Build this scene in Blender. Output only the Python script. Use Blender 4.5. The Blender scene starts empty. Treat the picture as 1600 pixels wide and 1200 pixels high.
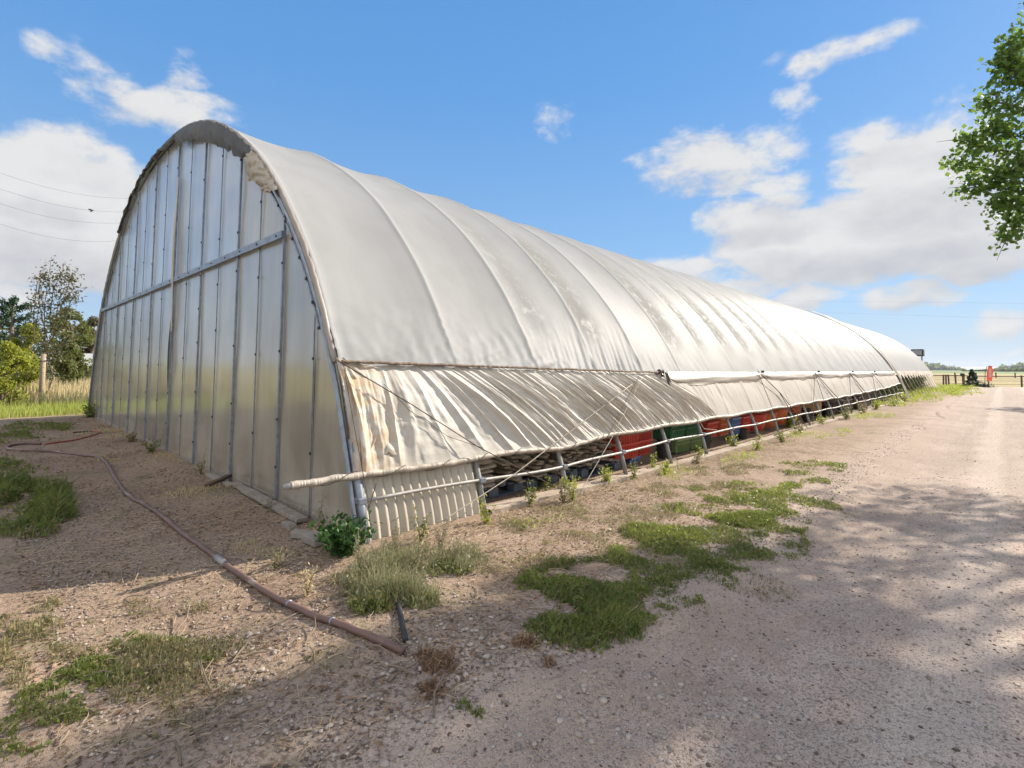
import bpy, math, random
import numpy as np
from mathutils import Vector, Matrix, noise, Euler
R = math.radians
random.seed(7); rng = np.random.default_rng(7)
sc = bpy.context.scene
COL = sc.collection

# ------------------------------------------------------------------ camera
H = 1.6
FPX, YAW, PITCH, ROLL, CY = 798.7, R(43.756), R(3.35), R(0.40), 526.2
fwd = Vector((-math.sin(YAW)*math.cos(PITCH), math.cos(YAW)*math.cos(PITCH), math.sin(PITCH)))
rt0 = Vector((math.cos(YAW), math.sin(YAW), 0)); up0 = rt0.cross(fwd)
RT = rt0*math.cos(ROLL) + up0*math.sin(ROLL); UP = RT.cross(fwd)
cd = bpy.data.cameras.new('camera'); cam = bpy.data.objects.new('camera', cd); COL.objects.link(cam)
cd.sensor_width = 36; cd.lens = FPX*36/1600; cd.shift_y = (CY-600)/1600; cd.clip_start = .05; cd.clip_end = 20000
m = Matrix((RT, UP, -fwd)).transposed().to_4x4(); m.translation = (0, 0, H); cam.matrix_world = m
sc.camera = cam

# ------------------------------------------------------------------ light
SUN_AZ = R(14)      # from +Y towards +X
SUN_EL = R(31)
SUNV = Vector((math.sin(SUN_AZ)*math.cos(SUN_EL), math.cos(SUN_AZ)*math.cos(SUN_EL), math.sin(SUN_EL)))
sd = bpy.data.lights.new('sun', 'SUN'); sd.energy = 4.9; sd.angle = R(.6); sd.color = (1, .91, .78)
so = bpy.data.objects.new('sun', sd); COL.objects.link(so)
so.rotation_euler = (-SUNV).to_track_quat('-Z', 'Y').to_euler(); so.location = (0, 0, 30)
sc.view_settings.view_transform = 'Standard'; sc.view_settings.look = 'None'
sc.view_settings.exposure = 1.0; sc.view_settings.gamma = 1
sc.render.engine = 'CYCLES'
cy = sc.cycles
cy.max_bounces = 8; cy.diffuse_bounces = 4; cy.glossy_bounces = 3; cy.transmission_bounces = 5; cy.transparent_max_bounces = 8
cy.caustics_reflective = False; cy.caustics_refractive = False; cy.use_denoising = True
cy.sample_clamp_indirect = 6

def raydir(px, py):
    return (fwd + RT*((px-800)/FPX) + UP*((CY-py)/FPX)).normalized()

# ---- node helper
class NT:
    def __init__(s, tree): s.t = tree; s.n = tree.nodes; s.l = tree.links
    def node(s, typ, **k):
        n = s.n.new(typ)
        for a, b in k.items(): setattr(n, a, b)
        return n
    def put(s, sock, v):
        if isinstance(v, bpy.types.NodeSocket): s.l.new(v, sock)
        elif v is not None:
            if isinstance(v, (tuple, list)) and len(v) == 3 and sock.type == 'RGBA': v = (*v, 1)
            sock.default_value = v
    def math(s, op, a, b=None, c=None, clamp=False):
        n = s.node('ShaderNodeMath', operation=op, use_clamp=clamp)
        s.put(n.inputs[0], a)
        if b is not None: s.put(n.inputs[1], b)
        if c is not None: s.put(n.inputs[2], c)
        return n.outputs[0]
    def mix(s, f, a, b, blend='MIX'):
        n = s.node('ShaderNodeMix', data_type='RGBA', blend_type=blend)
        s.put(n.inputs[0], f); s.put(n.inputs[6], a); s.put(n.inputs[7], b)
        return n.outputs[2]
    def noise(s, vec, scale, detail=4, rough=.55, dist=0, out='Fac'):
        n = s.node('ShaderNodeTexNoise'); s.put(n.inputs['Vector'], vec)
        n.inputs['Scale'].default_value = scale; n.inputs['Detail'].default_value = detail
        n.inputs['Roughness'].default_value = rough; n.inputs['Distortion'].default_value = dist
        return n.outputs[out]
    def ramp(s, f, lo, hi, a=0., b=1.):
        n = s.node('ShaderNodeMapRange', interpolation_type='SMOOTHSTEP'); s.put(n.inputs[0], f)
        s.put(n.inputs[1], lo); s.put(n.inputs[2], hi); s.put(n.inputs[3], a); s.put(n.inputs[4], b)
        return n.outputs[0]
    def mapping(s, vec, scale=(1, 1, 1), loc=(0, 0, 0), rot=(0, 0, 0)):
        n = s.node('ShaderNodeMapping'); s.put(n.inputs[0], vec)
        n.inputs['Scale'].default_value = scale; n.inputs['Location'].default_value = loc; n.inputs['Rotation'].default_value = rot
        return n.outputs[0]
    def sep(s, vec):
        n = s.node('ShaderNodeSeparateXYZ'); s.put(n.inputs[0], vec); return n.outputs
    def bump(s, h, strength, dist=.02, nrm=None):
        n = s.node('ShaderNodeBump'); s.put(n.inputs['Height'], h); n.inputs['Strength'].default_value = strength
        n.inputs['Distance'].default_value = dist
        if nrm is not None: s.put(n.inputs['Normal'], nrm)
        return n.outputs[0]

# ------------------------------------------------------------------ world: Nishita sky with clouds
w = bpy.data.worlds.new('World'); sc.world = w; w.use_nodes = True
T = NT(w.node_tree); T.n.clear()
sky = T.node('ShaderNodeTexSky', sky_type='NISHITA'); sky.sun_disc = False
sky.sun_elevation = SUN_EL; sky.sun_rotation = SUN_AZ; sky.dust_density = .2; sky.ozone_density = 2.5; sky.air_density = 1.0
tc = T.node('ShaderNodeTexCoord'); D = tc.outputs['Generated']
X, Y_, Z_ = T.sep(D)
az = T.math('ARCTAN2', X, Y_)
hyp = T.math('SQRT', T.math('ADD', T.math('MULTIPLY', X, X), T.math('MULTIPLY', Y_, Y_)))
el = T.math('DIVIDE', Z_, T.math('MAXIMUM', hyp, .02))
warp = T.noise(D, 7, 3, .6, out='Color')
wx, wy, wz = T.sep(warp)
azw = T.math('ADD', az, T.math('MULTIPLY', T.math('SUBTRACT', wx, .5), .10))
elw = T.math('ADD', el, T.math('MULTIPLY', T.math('SUBTRACT', wy, .5), .075))
CL = [  # cloud centre px, py, half width, half height, strength
 (95,335,170,115,1.3),(30,400,130,55,1.1),(185,125,65,60,.58),(245,168,120,45,.72),(130,95,90,34,.6),(290,105,50,40,.62),(60,290,90,60,1.0),
 (30,470,60,30,.7),
 (870,190,45,32,.5),(1100,250,130,62,.85),(1010,250,60,30,.5),(1235,150,55,32,.5),(1210,300,60,40,.6),(1440,270,170,90,1.0),(1370,225,90,40,.7),
 (1330,372,290,62,1.3),(1520,385,160,60,1.2),(1170,345,120,38,1.0),(1420,460,80,24,1.05),(1255,464,70,20,1.0),(1060,418,80,30,.9),(1560,500,70,35,.8),
 (1300,85,120,30,.6),(1520,190,110,60,.6),(1540,560,130,10,.7),(1350,512,60,9,.5),(1300,545,120,8,.45),(1720,330,160,140,1.1),(-150,330,120,90,.9),(1150,450,70,22,.8),(960,235,40,26,.45)]
dens = None; low = None
def azel(px, py):
    d = raydir(px, py); return math.atan2(d.x, d.y), d.z/math.hypot(d.x, d.y)
for (px, py, hw, hh, st) in CL:
    a0, e0 = azel(px, py); a1, _ = azel(px+hw, py); _, e1 = azel(px, py-hh)
    da = T.math('MULTIPLY', T.math('SUBTRACT', azw, a0), 1/abs(a1-a0))
    de = T.math('MULTIPLY', T.math('SUBTRACT', elw, e0), 1/abs(e1-e0))
    d2 = T.math('MULTIPLY_ADD', de, de, T.math('MULTIPLY', da, da))
    mk = T.math('MULTIPLY', T.math('SUBTRACT', 1, T.math('MULTIPLY', d2, .5), clamp=True), st)
    sh = T.math('MULTIPLY', mk, T.math('MULTIPLY', de, -1))
    dens = mk if dens is None else T.math('MAXIMUM', dens, mk)
    low = sh if low is None else T.math('MAXIMUM', low, sh)
# unseen clouds outside the frame, added as neutral fill light
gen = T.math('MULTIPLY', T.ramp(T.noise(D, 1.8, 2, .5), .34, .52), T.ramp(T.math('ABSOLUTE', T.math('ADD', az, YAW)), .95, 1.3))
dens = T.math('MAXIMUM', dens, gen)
vstr = T.mapping(D, (1, 1, 1.7))
f1 = T.noise(vstr, 5.5, 12, .6, .3)
f2 = T.noise(vstr, 14, 10, .62)
field = T.math('ADD', T.math('MULTIPLY', dens, .95), T.math('MULTIPLY', T.math('SUBTRACT', f1, .5), 1.5))
field = T.math('ADD', field, T.math('MULTIPLY', T.math('SUBTRACT', f2, .5), .95))
alpha = T.ramp(field, .33, .74)
hz = T.ramp(el, 0.0, .16, .45, 0)         # pale air near the horizon
shade = T.math('ADD', T.math('MULTIPLY', T.ramp(low, .05, .75), .75), T.math('MULTIPLY', T.math('SUBTRACT', .53, T.math('MULTIPLY', T.math('ADD', f1, f2), .5)), 2.2), clamp=True)
ccol = T.mix(shade, (1.0, .985, .96), (.66, .66, .69))
hs = T.node('ShaderNodeHueSaturation'); T.put(hs.inputs['Color'], sky.outputs[0]); hs.inputs['Saturation'].default_value = 1.1
hs.inputs['Value'].default_value = .085
gcol = T.mix(T.ramp(el, 0, .22), (.20, .29, .41), (.115, .235, .41)); gcol = T.mix(T.ramp(el, .15, .6), gcol, (.062, .185, .40)); gcol = T.mix(T.ramp(el, .5, 1.3), gcol, (.032, .125, .33))
bg1 = T.node('ShaderNodeBackground'); T.put(bg1.inputs[0], T.mix(.80, hs.outputs[0], gcol)); bg1.inputs[1].default_value = 1.0
bg2 = T.node('ShaderNodeBackground'); T.put(bg2.inputs[0], ccol); T.put(bg2.inputs[1], T.ramp(T.math('ABSOLUTE', T.math('ADD', az, YAW)), 1.0, 1.6, .42, .80))  # clouds out of view made stronger to fill the shade and gable
bg3 = T.node('ShaderNodeBackground'); T.put(bg3.inputs[0], (.50, .68, .90)); bg3.inputs[1].default_value = .42
m1 = T.node('ShaderNodeMixShader'); T.put(m1.inputs[0], hz); T.l.new(bg1.outputs[0], m1.inputs[1]); T.l.new(bg3.outputs[0], m1.inputs[2])
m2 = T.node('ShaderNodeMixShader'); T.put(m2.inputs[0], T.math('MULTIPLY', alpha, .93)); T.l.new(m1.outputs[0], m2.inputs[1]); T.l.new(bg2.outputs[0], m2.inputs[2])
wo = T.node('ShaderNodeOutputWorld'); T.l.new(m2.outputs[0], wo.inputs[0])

# ------------------------------------------------------------------ helpers
def fb(x, y, z=0., o=4):
    return noise.fractal(Vector((x, y, z)), 1.0, 2.0, o)
SL = .019
_SY = ([2.5, 5.5, 9, 14, 24, 38.5, 60, 82], [0, -.06, -.13, -.15, -.16, -.18, -.22, -.25])
def slope(y): return float(np.interp(y, *_SY))
def gz(x, y):
    d = math.hypot(x+3, y-3)
    a = 1/(1+d*.03)
    inside = 1.0 if (x > -4.0 or y < 2.3 or x < -20.8) else .35
    z = slope(y) + inside*a*(.05*fb(x*.5, y*.5, 3.1, 3) + .014*fb(x*3.1, y*3.1, 1.7, 3))
    t = min(1, max(0, (x+2.1)/1.4)); z -= .05*t*t*(3-2*t)
    if x > -1.5: z += .018*math.sin((x+.4)*2.6+.4*math.sin(y*.2))   # wheel tracks
    return z
def ground(px, py, lift=0.):
    d = raydir(px, py); z = 0.
    for _ in range(12):
        t = (z-H)/d.z if d.z < -1e-4 else 400.
        x, y = d.x*t, d.y*t; z = slope(y)
    return Vector((x, y, gz(x, y)+lift))
def at_x(px, py, x):      # point of the plane X = x seen at a pixel of the photograph
    d = raydir(px, py); t = x/d.x; return Vector((x, d.y*t, H+d.z*t))
def at_y(px, py, y):
    d = raydir(px, py); t = y/d.y; return Vector((d.x*t, y, H+d.z*t))

class MB:
    def __init__(s): s.v = []; s.f = []
    def add(s, vs, fs):
        o = len(s.v); s.v += [tuple(v) for v in vs]; s.f += [tuple(i+o for i in f) for f in fs]
    def box(s, c, size, rot=None, jit=0):
        hx, hy, hz_ = size[0]/2, size[1]/2, size[2]/2
        vs = [Vector((x*hx, y*hy, z*hz_)) for x in (-1, 1) for y in (-1, 1) for z in (-1, 1)]
        if jit: vs = [v+Vector([random.uniform(-jit, jit) for _ in range(3)]) for v in vs]
        if rot is not None:
            M = Euler(rot).to_matrix(); vs = [M@v for v in vs]
        c = Vector(c); s.add([v+c for v in vs], [(0, 1, 3, 2), (4, 6, 7, 5), (0, 4, 5, 1), (2, 3, 7, 6), (0, 2, 6, 4), (1, 5, 7, 3)])
    def tube(s, pts, r, n=8, cap=True):
        pts = [Vector(p) for p in pts]; k = len(pts)
        rs = r if isinstance(r, (list, tuple)) else [r]*k
        o = len(s.v); prev = None
        for i, p in enumerate(pts):
            t = (pts[min(i+1, k-1)]-pts[max(i-1, 0)]).normalized()
            if prev is None:
                a = Vector((0, 0, 1)) if abs(t.z) < .9 else Vector((1, 0, 0)); u = t.cross(a).normalized()
            else: u = (prev-t*prev.dot(t)).normalized()
            prev = u; v = t.cross(u)
            for j in range(n):
                an = 2*math.pi*j/n; s.v.append(tuple(p+(u*math.cos(an)+v*math.sin(an))*rs[i]))
        for i in range(k-1):
            for j in range(n):
                a = o+i*n+j; b = o+i*n+(j+1) % n; s.f.append((a, b, b+n, a+n))
        if cap: s.f.append(tuple(o+j for j in range(n))[::-1]); s.f.append(tuple(o+(k-1)*n+j for j in range(n)))
    def grid(s, nu, nv, fn):
        o = len(s.v)
        for i in range(nu):
            for j in range(nv): s.v.append(tuple(fn(i/(nu-1), j/(nv-1))))
        for i in range(nu-1):
            for j in range(nv-1):
                a = o+i*nv+j; s.f.append((a, a+1, a+nv+1, a+nv))
    def build(s, name, mat, parent=None, smooth=False, bevel=0, at=None):
        me = bpy.data.meshes.new(name)
        vs = s.v
        if at is not None: vs = [(a[0]-at[0], a[1]-at[1], a[2]-at[2]) for a in vs]
        me.from_pydata(vs, [], s.f); me.update()
        if smooth: me.polygons.foreach_set('use_smooth', [True]*len(me.polygons))
        me.materials.append(mat)
        o = bpy.data.objects.new(name, me); COL.objects.link(o)
        if at is not None: o.location = at
        if parent is not None: o.parent = parent
        if bevel:
            b = o.modifiers.new('bevel', 'BEVEL'); b.width = bevel; b.segments = 2; b.limit_method = 'ANGLE'
        return o
def mesh_np(name, V, F, mat, parent=None, smooth=False):
    """V (n,3) array, F (m,k) array"""
    me = bpy.data.meshes.new(name); V = np.asarray(V, np.float32); F = np.asarray(F, np.int32)
    me.vertices.add(len(V)); me.vertices.foreach_set('co', V.ravel())
    me.loops.add(F.size); me.loops.foreach_set('vertex_index', F.ravel())
    me.polygons.add(len(F)); me.polygons.foreach_set('loop_start', np.arange(0, F.size, F.shape[1], dtype=np.int32))
    me.polygons.foreach_set('loop_total', np.full(len(F), F.shape[1], np.int32))
    if smooth: me.polygons.foreach_set('use_smooth', np.ones(len(F), bool))
    me.update(calc_edges=True); me.materials.append(mat)
    o = bpy.data.objects.new(name, me); COL.objects.link(o)
    if parent is not None: o.parent = parent
    return o
def with_screws(ob, mb):
    me = ob.data; off = Vector(ob.parent.location); n0 = len(me.polygons); vs = [tuple(v.co) for v in me.vertices]; fs = [tuple(p_.vertices) for p_ in me.polygons]; o = len(vs)
    vs += [tuple(Vector(v)-off) for v in mb.v]; fs += [tuple(i+o for i in f) for f in mb.f]; m2 = bpy.data.meshes.new(me.name); m2.from_pydata(vs, [], fs); m2.update()
    m2.materials.append(me.materials[0]); m2.materials.append(M['screw']); m2.polygons.foreach_set('material_index', [0]*n0+[1]*(len(fs)-n0)); ob.data = m2
def tag(o, label=None, cat=None, group=None, kind=None):
    if label: o['label'] = label
    if cat: o['category'] = cat
    if group: o['group'] = group
    if kind: o['kind'] = kind
    return o
def empty(name, loc=(0, 0, 0), rz=0, label=None, cat=None, group=None):
    o = bpy.data.objects.new(name, None); COL.objects.link(o); o.location = loc; o.rotation_euler = (0, 0, rz)
    o.empty_display_size = .1
    return tag(o, label, cat, group)
def copy_tree(o, parent=None):
    c = o.copy(); COL.objects.link(c); c.parent = parent
    for ch in list(o.children): copy_tree(ch, c)
    return c

# ------------------------------------------------------------------ materials
def new_mat(name):
    mt = bpy.data.materials.new(name); mt.use_nodes = True; t = NT(mt.node_tree); t.n.clear()
    t.out = t.node('ShaderNodeOutputMaterial'); t.tc = t.node('ShaderNodeTexCoord'); t.geo = t.node('ShaderNodeNewGeometry')
    return mt, t
def principled(t, base, rough=.6, spec=.4, metal=0, normal=None):
    p = t.node('ShaderNodeBsdfPrincipled'); t.put(p.inputs['Base Color'], base); t.put(p.inputs['Roughness'], rough)
    t.put(p.inputs['Specular IOR Level'], spec); t.put(p.inputs['Metallic'], metal)
    if normal is not None: t.put(p.inputs['Normal'], normal)
    return p
def simple(name, c1, c2, scale=4., rough=.7, metal=0, bump=.3, bscale=None, spec=.4, stretch=(1, 1, 1), dirt=None, detail=5):
    mt, t = new_mat(name); co = t.mapping(t.tc.outputs['Object'], stretch)
    n = t.noise(co, scale, detail, .6); col = t.mix(t.ramp(n, .3, .7), c1, c2)
    if dirt:
        n3 = t.noise(co, scale*.45+1.3, 6, .65, .4); col = t.mix(t.math('MULTIPLY', t.ramp(n3, .52, .72), .75), col, dirt)
    n2 = t.noise(co, bscale or scale*6, 5, .6)
    b = t.bump(n2, bump, .01)
    p = principled(t, col, rough, spec, metal, b); t.l.new(p.outputs[0], t.out.inputs[0]); return mt
def leafmat(name, c1, c2, trans=.35, scale=3., rough=.5, dead=0.):
    mt, t = new_mat(name)
    n = t.noise(t.geo.outputs['Position'], scale, 3, .6)
    r = t.geo.outputs['Random Per Island']
    f = t.math('ADD', t.math('MULTIPLY', r, .55), t.math('MULTIPLY', t.ramp(n, .3, .7), .45))
    col = t.mix(f, c1, c2)
    if dead: col = t.mix(t.math('MULTIPLY', t.math('GREATER_THAN', t.math('FRACT', t.math('MULTIPLY', r, 7.31)), 1-dead), .8), col, (.30, .22, .12))
    p = principled(t, col, rough, .35); tr = t.node('ShaderNodeBsdfTranslucent'); t.put(tr.inputs[0], t.mix(.5, col, tuple(min(1, c*1.5) for c in c2)))
    mx = t.node('ShaderNodeMixShader'); mx.inputs[0].default_value = trans
    t.l.new(p.outputs[0], mx.inputs[1]); t.l.new(tr.outputs[0], mx.inputs[2]); t.l.new(mx.outputs[0], t.out.inputs[0]); return mt

def film(name, base, base2, trans, rough, spec=.5, stain=None, tint=None, stainfn=None, bumpn=.25, bscale=18):
    mt, t = new_mat(name); P = t.geo.outputs['Position']
    n = t.noise(P, 1.1, 5, .6, .3); col = t.mix(t.ramp(n, .3, .72), base, base2)
    ro = rough
    if stainfn: col, ro = stainfn(t, P, col, rough)
    h = t.noise(t.mapping(P, (1, .6, 1)), bscale, 5, .6)
    b = t.bump(h, bumpn, .006)
    p = principled(t, col, ro, spec, 0, b)
    tr = t.node('ShaderNodeBsdfTranslucent'); t.put(tr.inputs[0], t.mix(.6, col, tint or base)); t.put(tr.inputs['Normal'], b)
    mx = t.node('ShaderNodeMixShader'); mx.inputs[0].default_value = trans
    t.l.new(p.outputs[0], mx.inputs[1]); t.l.new(tr.outputs[0], mx.inputs[2]); t.l.new(mx.outputs[0], t.out.inputs[0]); return mt

Y0, BAY, NB = 2.5, 1.5, 24
def roof_stain(t, P, col, rough):
    x, y, z = t.sep(P)
    ph = t.math('FRACT', t.math('DIVIDE', t.math('SUBTRACT', y, Y0), BAY))
    bay = t.math('FLOOR', t.math('DIVIDE', t.math('SUBTRACT', y, Y0), BAY))
    wn = t.node('ShaderNodeTexWhiteNoise', noise_dimensions='1D'); t.put(wn.inputs['W'], bay)
    band = t.ramp(t.math('ADD', ph, t.math('MULTIPLY', wn.outputs[0], .4)), .55, 1.02)     # grubbier towards one side of each bay
    band = t.math('MULTIPLY', t.math('SUBTRACT', 1, band), t.ramp(wn.outputs[0], .2, .45))
    hgt = t.math('MULTIPLY', t.ramp(z, 1.75, 2.5), t.ramp(z, 5.2, 3.9))
    n = t.noise(P, 4.5, 8, .72, .5); n2 = t.noise(P, 26, 4, .7)
    nn = t.math('ADD', t.math('MULTIPLY', n, .75), t.math('MULTIPLY', n2, .25))
    yr = t.math('MULTIPLY', t.ramp(y, 5.3, 6.2), t.ramp(y, 34, 16, .35, 1))
    s = t.math('MULTIPLY', t.math('MULTIPLY', band, hgt), yr)
    s = t.math('MULTIPLY', s, t.ramp(nn, .40, .50)); s = t.math('MULTIPLY', s, .75)
    col = t.mix(s, col, (.24, .235, .22)); k_ = t.math('ABSOLUTE', t.math('SUBTRACT', ph, .5)); col = t.mix(t.math('MULTIPLY', t.ramp(k_, .478, .497), .5), col, (.62, .62, .60)); col = t.mix(t.math('MULTIPLY', t.math('MULTIPLY', t.ramp(k_, .43, .47), t.ramp(k_, .49, .47)), .22), col, (.33, .32, .30))
    # light scuffs and thin streaks along the film
    st = t.noise(t.mapping(P, (5, .35, 5)), 3, 4, .6); col = t.mix(t.math('MULTIPLY', t.ramp(st, .58, .74), .12), col, (.42, .40, .37))
    return col, t.math('ADD', t.math('MULTIPLY', s, .3), rough)
def curt_stain(t, P, col, rough):
    x, y, z = t.sep(P)
    n = t.noise(P, 5, 6, .65, .6)
    c = t.math('MULTIPLY', t.ramp(y, 3.3, 2.4), t.ramp(n, .38, .6))
    col = t.mix(t.math('MULTIPLY', c, .8), col, (.52, .34, .17))
    n2 = t.noise(t.mapping(P, (3, .8, 2)), 3, 8, .7, .5)
    col = t.mix(t.math('MULTIPLY', t.ramp(n2, .52, .75), .3), col, (.36, .29, .22))
    return col, rough
M = {}
M['roof'] = film('roof_film', (.385, .387, .385), (.345, .347, .345), .30, .55, .08, stainfn=roof_stain, bumpn=.18)
M['roof2'] = film('far_roof_film', (.35, .35, .35), (.31, .31, .31), .22, .6, .06)
M['curtain'] = film('curtain_film', (.62, .585, .53), (.55, .515, .46), .20, .68, .14, stainfn=curt_stain, bumpn=.7, bscale=30)
M['curtain2'] = film('flat_curtain_film', (.52, .485, .44), (.46, .42, .375), .24, .7, .12, bumpn=.4)
M['valance'] = film('valance_film', (.36, .32, .275), (.29, .25, .21), .2, .45, .4, bumpn=.5)
M['flap'] = film('flap_cloth', (.085, .078, .07), (.05, .046, .042), .03, .6, .3, bumpn=.6)
M['trim'] = film('trim_cloth', (.60, .52, .42), (.50, .41, .31), .2, .5, .4, bumpn=.5)
M['wrap'] = film('wrap_cloth', (.42, .365, .30), (.30, .255, .205), .08, .55, .4, bumpn=.9, bscale=40)
def polycarb(name, base, base2, upper):
    mt, t = new_mat(name); P = t.geo.outputs['Position']; x, y, z = t.sep(P)
    n = t.noise(t.mapping(P, (2.2, 1, .35)), 1.6, 5, .6); col = t.mix(t.ramp(n, .3, .7), base, base2)
    wn = t.node('ShaderNodeTexWhiteNoise', noise_dimensions='1D'); t.put(wn.inputs['W'], t.math('FLOOR', t.math('DIVIDE', t.math('ADD', x, 3.6), .86)))
    col = t.mix(t.math('MULTIPLY', wn.outputs[0], .35), col, (.66, .66, .66) if upper else (.66, .60, .50))
    glow = t.noise(t.mapping(P, (1.1, 1, .8)), 1.0, 3, .55, .4)
    fl = t.math('SINE', t.math('MULTIPLY', x, 2*math.pi/.012))
    stv = t.noise(t.mapping(P, (14, 1, .25)), 2.2, 5, .65); col = t.mix(t.math('MULTIPLY', t.ramp(stv, .5, .8), .22), col, (.36, .30, .2))
    if not upper:
        d = t.math('MULTIPLY', t.ramp(z, .7, .0), t.ramp(t.noise(P, 3.5, 6, .65), .35, .62)); col = t.mix(t.math('MULTIPLY', d, .45), col, (.34, .27, .19))
    big = t.noise(t.mapping(P, (1, 1, .6)), .9, 2, .5)
    b = t.bump(t.math('MULTIPLY', fl, 1), .10, .0012); b = t.bump(big, .35, .03, b)
    sc_ = t.noise(t.mapping(P, (6, 1, 1)), 5, 5, .6)
    df = t.node('ShaderNodeBsdfDiffuse'); t.put(df.inputs[0], col); t.put(df.inputs['Normal'], b)
    tr = t.node('ShaderNodeBsdfTranslucent'); t.put(tr.inputs[0], col)
    gl = t.node('ShaderNodeBsdfGlossy'); t.put(gl.inputs['Roughness'], t.ramp(sc_, .3, .7, .10, .22)); t.put(gl.inputs['Normal'], b); gl.inputs[0].default_value = (.95, .97, 1, 1)
    vd = t.node('ShaderNodeVectorMath', operation='DOT_PRODUCT'); t.put(vd.inputs[0], t.geo.outputs['Incoming']); t.put(vd.inputs[1], t.geo.outputs['Normal'])
    q1 = t.math('POWER', t.math('SUBTRACT', 1, t.math('ABSOLUTE', vd.outputs['Value']), clamp=True), 4.5)      # Schlick reflectance of twin-wall sheet, same from both sides
    m3 = t.node('ShaderNodeMixShader'); t.put(m3.inputs[0], t.math('MULTIPLY_ADD', q1, .84, .15))
    mx = t.node('ShaderNodeMixShader'); t.put(mx.inputs[0], t.ramp(glow, .3, .7, .45, .75))
    t.l.new(df.outputs[0], mx.inputs[1]); t.l.new(tr.outputs[0], mx.inputs[2]); t.l.new(mx.outputs[0], m3.inputs[1]); t.l.new(gl.outputs[0], m3.inputs[2]); t.l.new(m3.outputs[0], t.out.inputs[0]); return mt
M['poly_lo'] = polycarb('polycarbonate', (.62, .575, .49), (.54, .49, .40), False)
M['poly_up'] = polycarb('clear_polycarbonate', (.76, .79, .83), (.70, .72, .75), True)
M['poly_yl'] = polycarb('yellowed_polycarbonate', (.74, .66, .50), (.66, .58, .43), True)
M['fiber'] = film('corrugated_fibreglass', (.58, .53, .44), (.48, .42, .33), .25, .35, .5, bumpn=.3, bscale=30)
M['steel'] = simple('galvanised_steel', (.30, .33, .38), (.20, .225, .27), 9, .42, .55, .2, dirt=(.22, .19, .16))
M['rail'] = simple('weathered_pipe', (.33, .31, .29), (.24, .225, .21), 9, .55, .2, .3, dirt=(.28, .24, .2))
M['post'] = simple('grey_post_paint', (.27, .27, .265), (.19, .185, .18), 7, .6, .2, .4, dirt=(.20, .16, .12))
M['screw'] = simple('dark_screw', (.05, .05, .055), (.03, .03, .035), 30, .5, .4, 0)
M['rope_dark'] = simple('dark_rope', (.085, .065, .05), (.05, .04, .03), 40, .9, 0, .8, 160)
M['rope_pale'] = simple('pale_rope', (.42, .37, .31), (.30, .25, .20), 40, .9, 0, .8, 160)
M['rolled'] = simple('brown_rolled_hem', (.24, .18, .13), (.12, .09, .065), 14, .85, 0, .9, 60)
M['wood'] = simple('weathered_wood', (.34, .29, .24), (.22, .185, .15), 3, .85, 0, .8, 30, stretch=(8, 1, 8), dirt=(.14, .11, .09))
M['wood_tan'] = simple('tan_lath_wood', (.40, .32, .235), (.27, .21, .15), 3, .85, 0, .8, 30, stretch=(8, 1, 8), dirt=(.15, .12, .09))
M['wood_brown'] = simple('brown_wood', (.12, .075, .05), (.075, .048, .035), 3, .8, 0, .8, 30, stretch=(8, 1, 8))
M['sack'] = simple('sacking', (.40, .335, .26), (.30, .25, .19), 6, .95, 0, .7, 90)
M['concrete'] = simple('old_concrete', (.30, .265, .225), (.22, .19, .16), 5, .9, 0, .8, 30, dirt=(.26, .21, .16))
M['sill'] = simple('earth_caked_board', (.40, .33, .26), (.28, .215, .16), 3, .95, 0, 1, 25, dirt=(.20, .15, .11))
M['pallet'] = simple('blue_grey_plastic', (.10, .125, .16), (.065, .08, .10), 7, .6, 0, .4, dirt=(.14, .12, .10))
M['red'] = simple('red_plastic', (.50, .05, .028), (.38, .035, .02), 6, .42, 0, .15, dirt=(.34, .07, .04))
M['green'] = simple('green_plastic', (.02, .115, .045), (.03, .15, .06), 6, .42, 0, .15, dirt=(.06, .11, .06))
M['lgreen'] = simple('pale_green_plastic', (.15, .22, .07), (.11, .17, .055), 6, .5, 0, .15, dirt=(.12, .14, .07))
M['orange'] = simple('orange_plastic', (.50, .12, .035), (.38, .09, .03), 6, .42, 0, .15, dirt=(.4, .12, .05))
M['blue'] = simple('blue_plastic', (.11, .17, .34), (.08, .12, .26), 6, .42, 0, .15, dirt=(.12, .15, .24))
M['card'] = simple('cardboard', (.44, .27, .14), (.36, .22, .115), 4, .9, 0, .3)
M['hose'] = simple('brown_hose_rubber', (.17, .10, .08), (.12, .07, .055), 5, .55, 0, .3, dirt=(.30, .24, .20))
M['redhose'] = simple('red_hose_rubber', (.42, .07, .04), (.28, .06, .04), 5, .5, 0, .3, dirt=(.25, .17, .13))
M['black'] = simple('black_plastic', (.035, .035, .035), (.02, .02, .02), 6, .6, 0, .3, dirt=(.10, .085, .07))
M['bark'] = simple('bark', (.17, .13, .10), (.10, .08, .06), 3, .9, 0, 1, 14, stretch=(1, 1, .3))
M['straw'] = simple('dry_straw', (.52, .40, .25), (.36, .27, .16), 3, .8, 0, .2)
M['twig'] = simple('dead_stem', (.26, .20, .14), (.17, .13, .09), 5, .9, 0, .2)
M['dleaf'] = leafmat('dry_leaf', (.13, .075, .045), (.34, .22, .13), .15)

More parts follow.
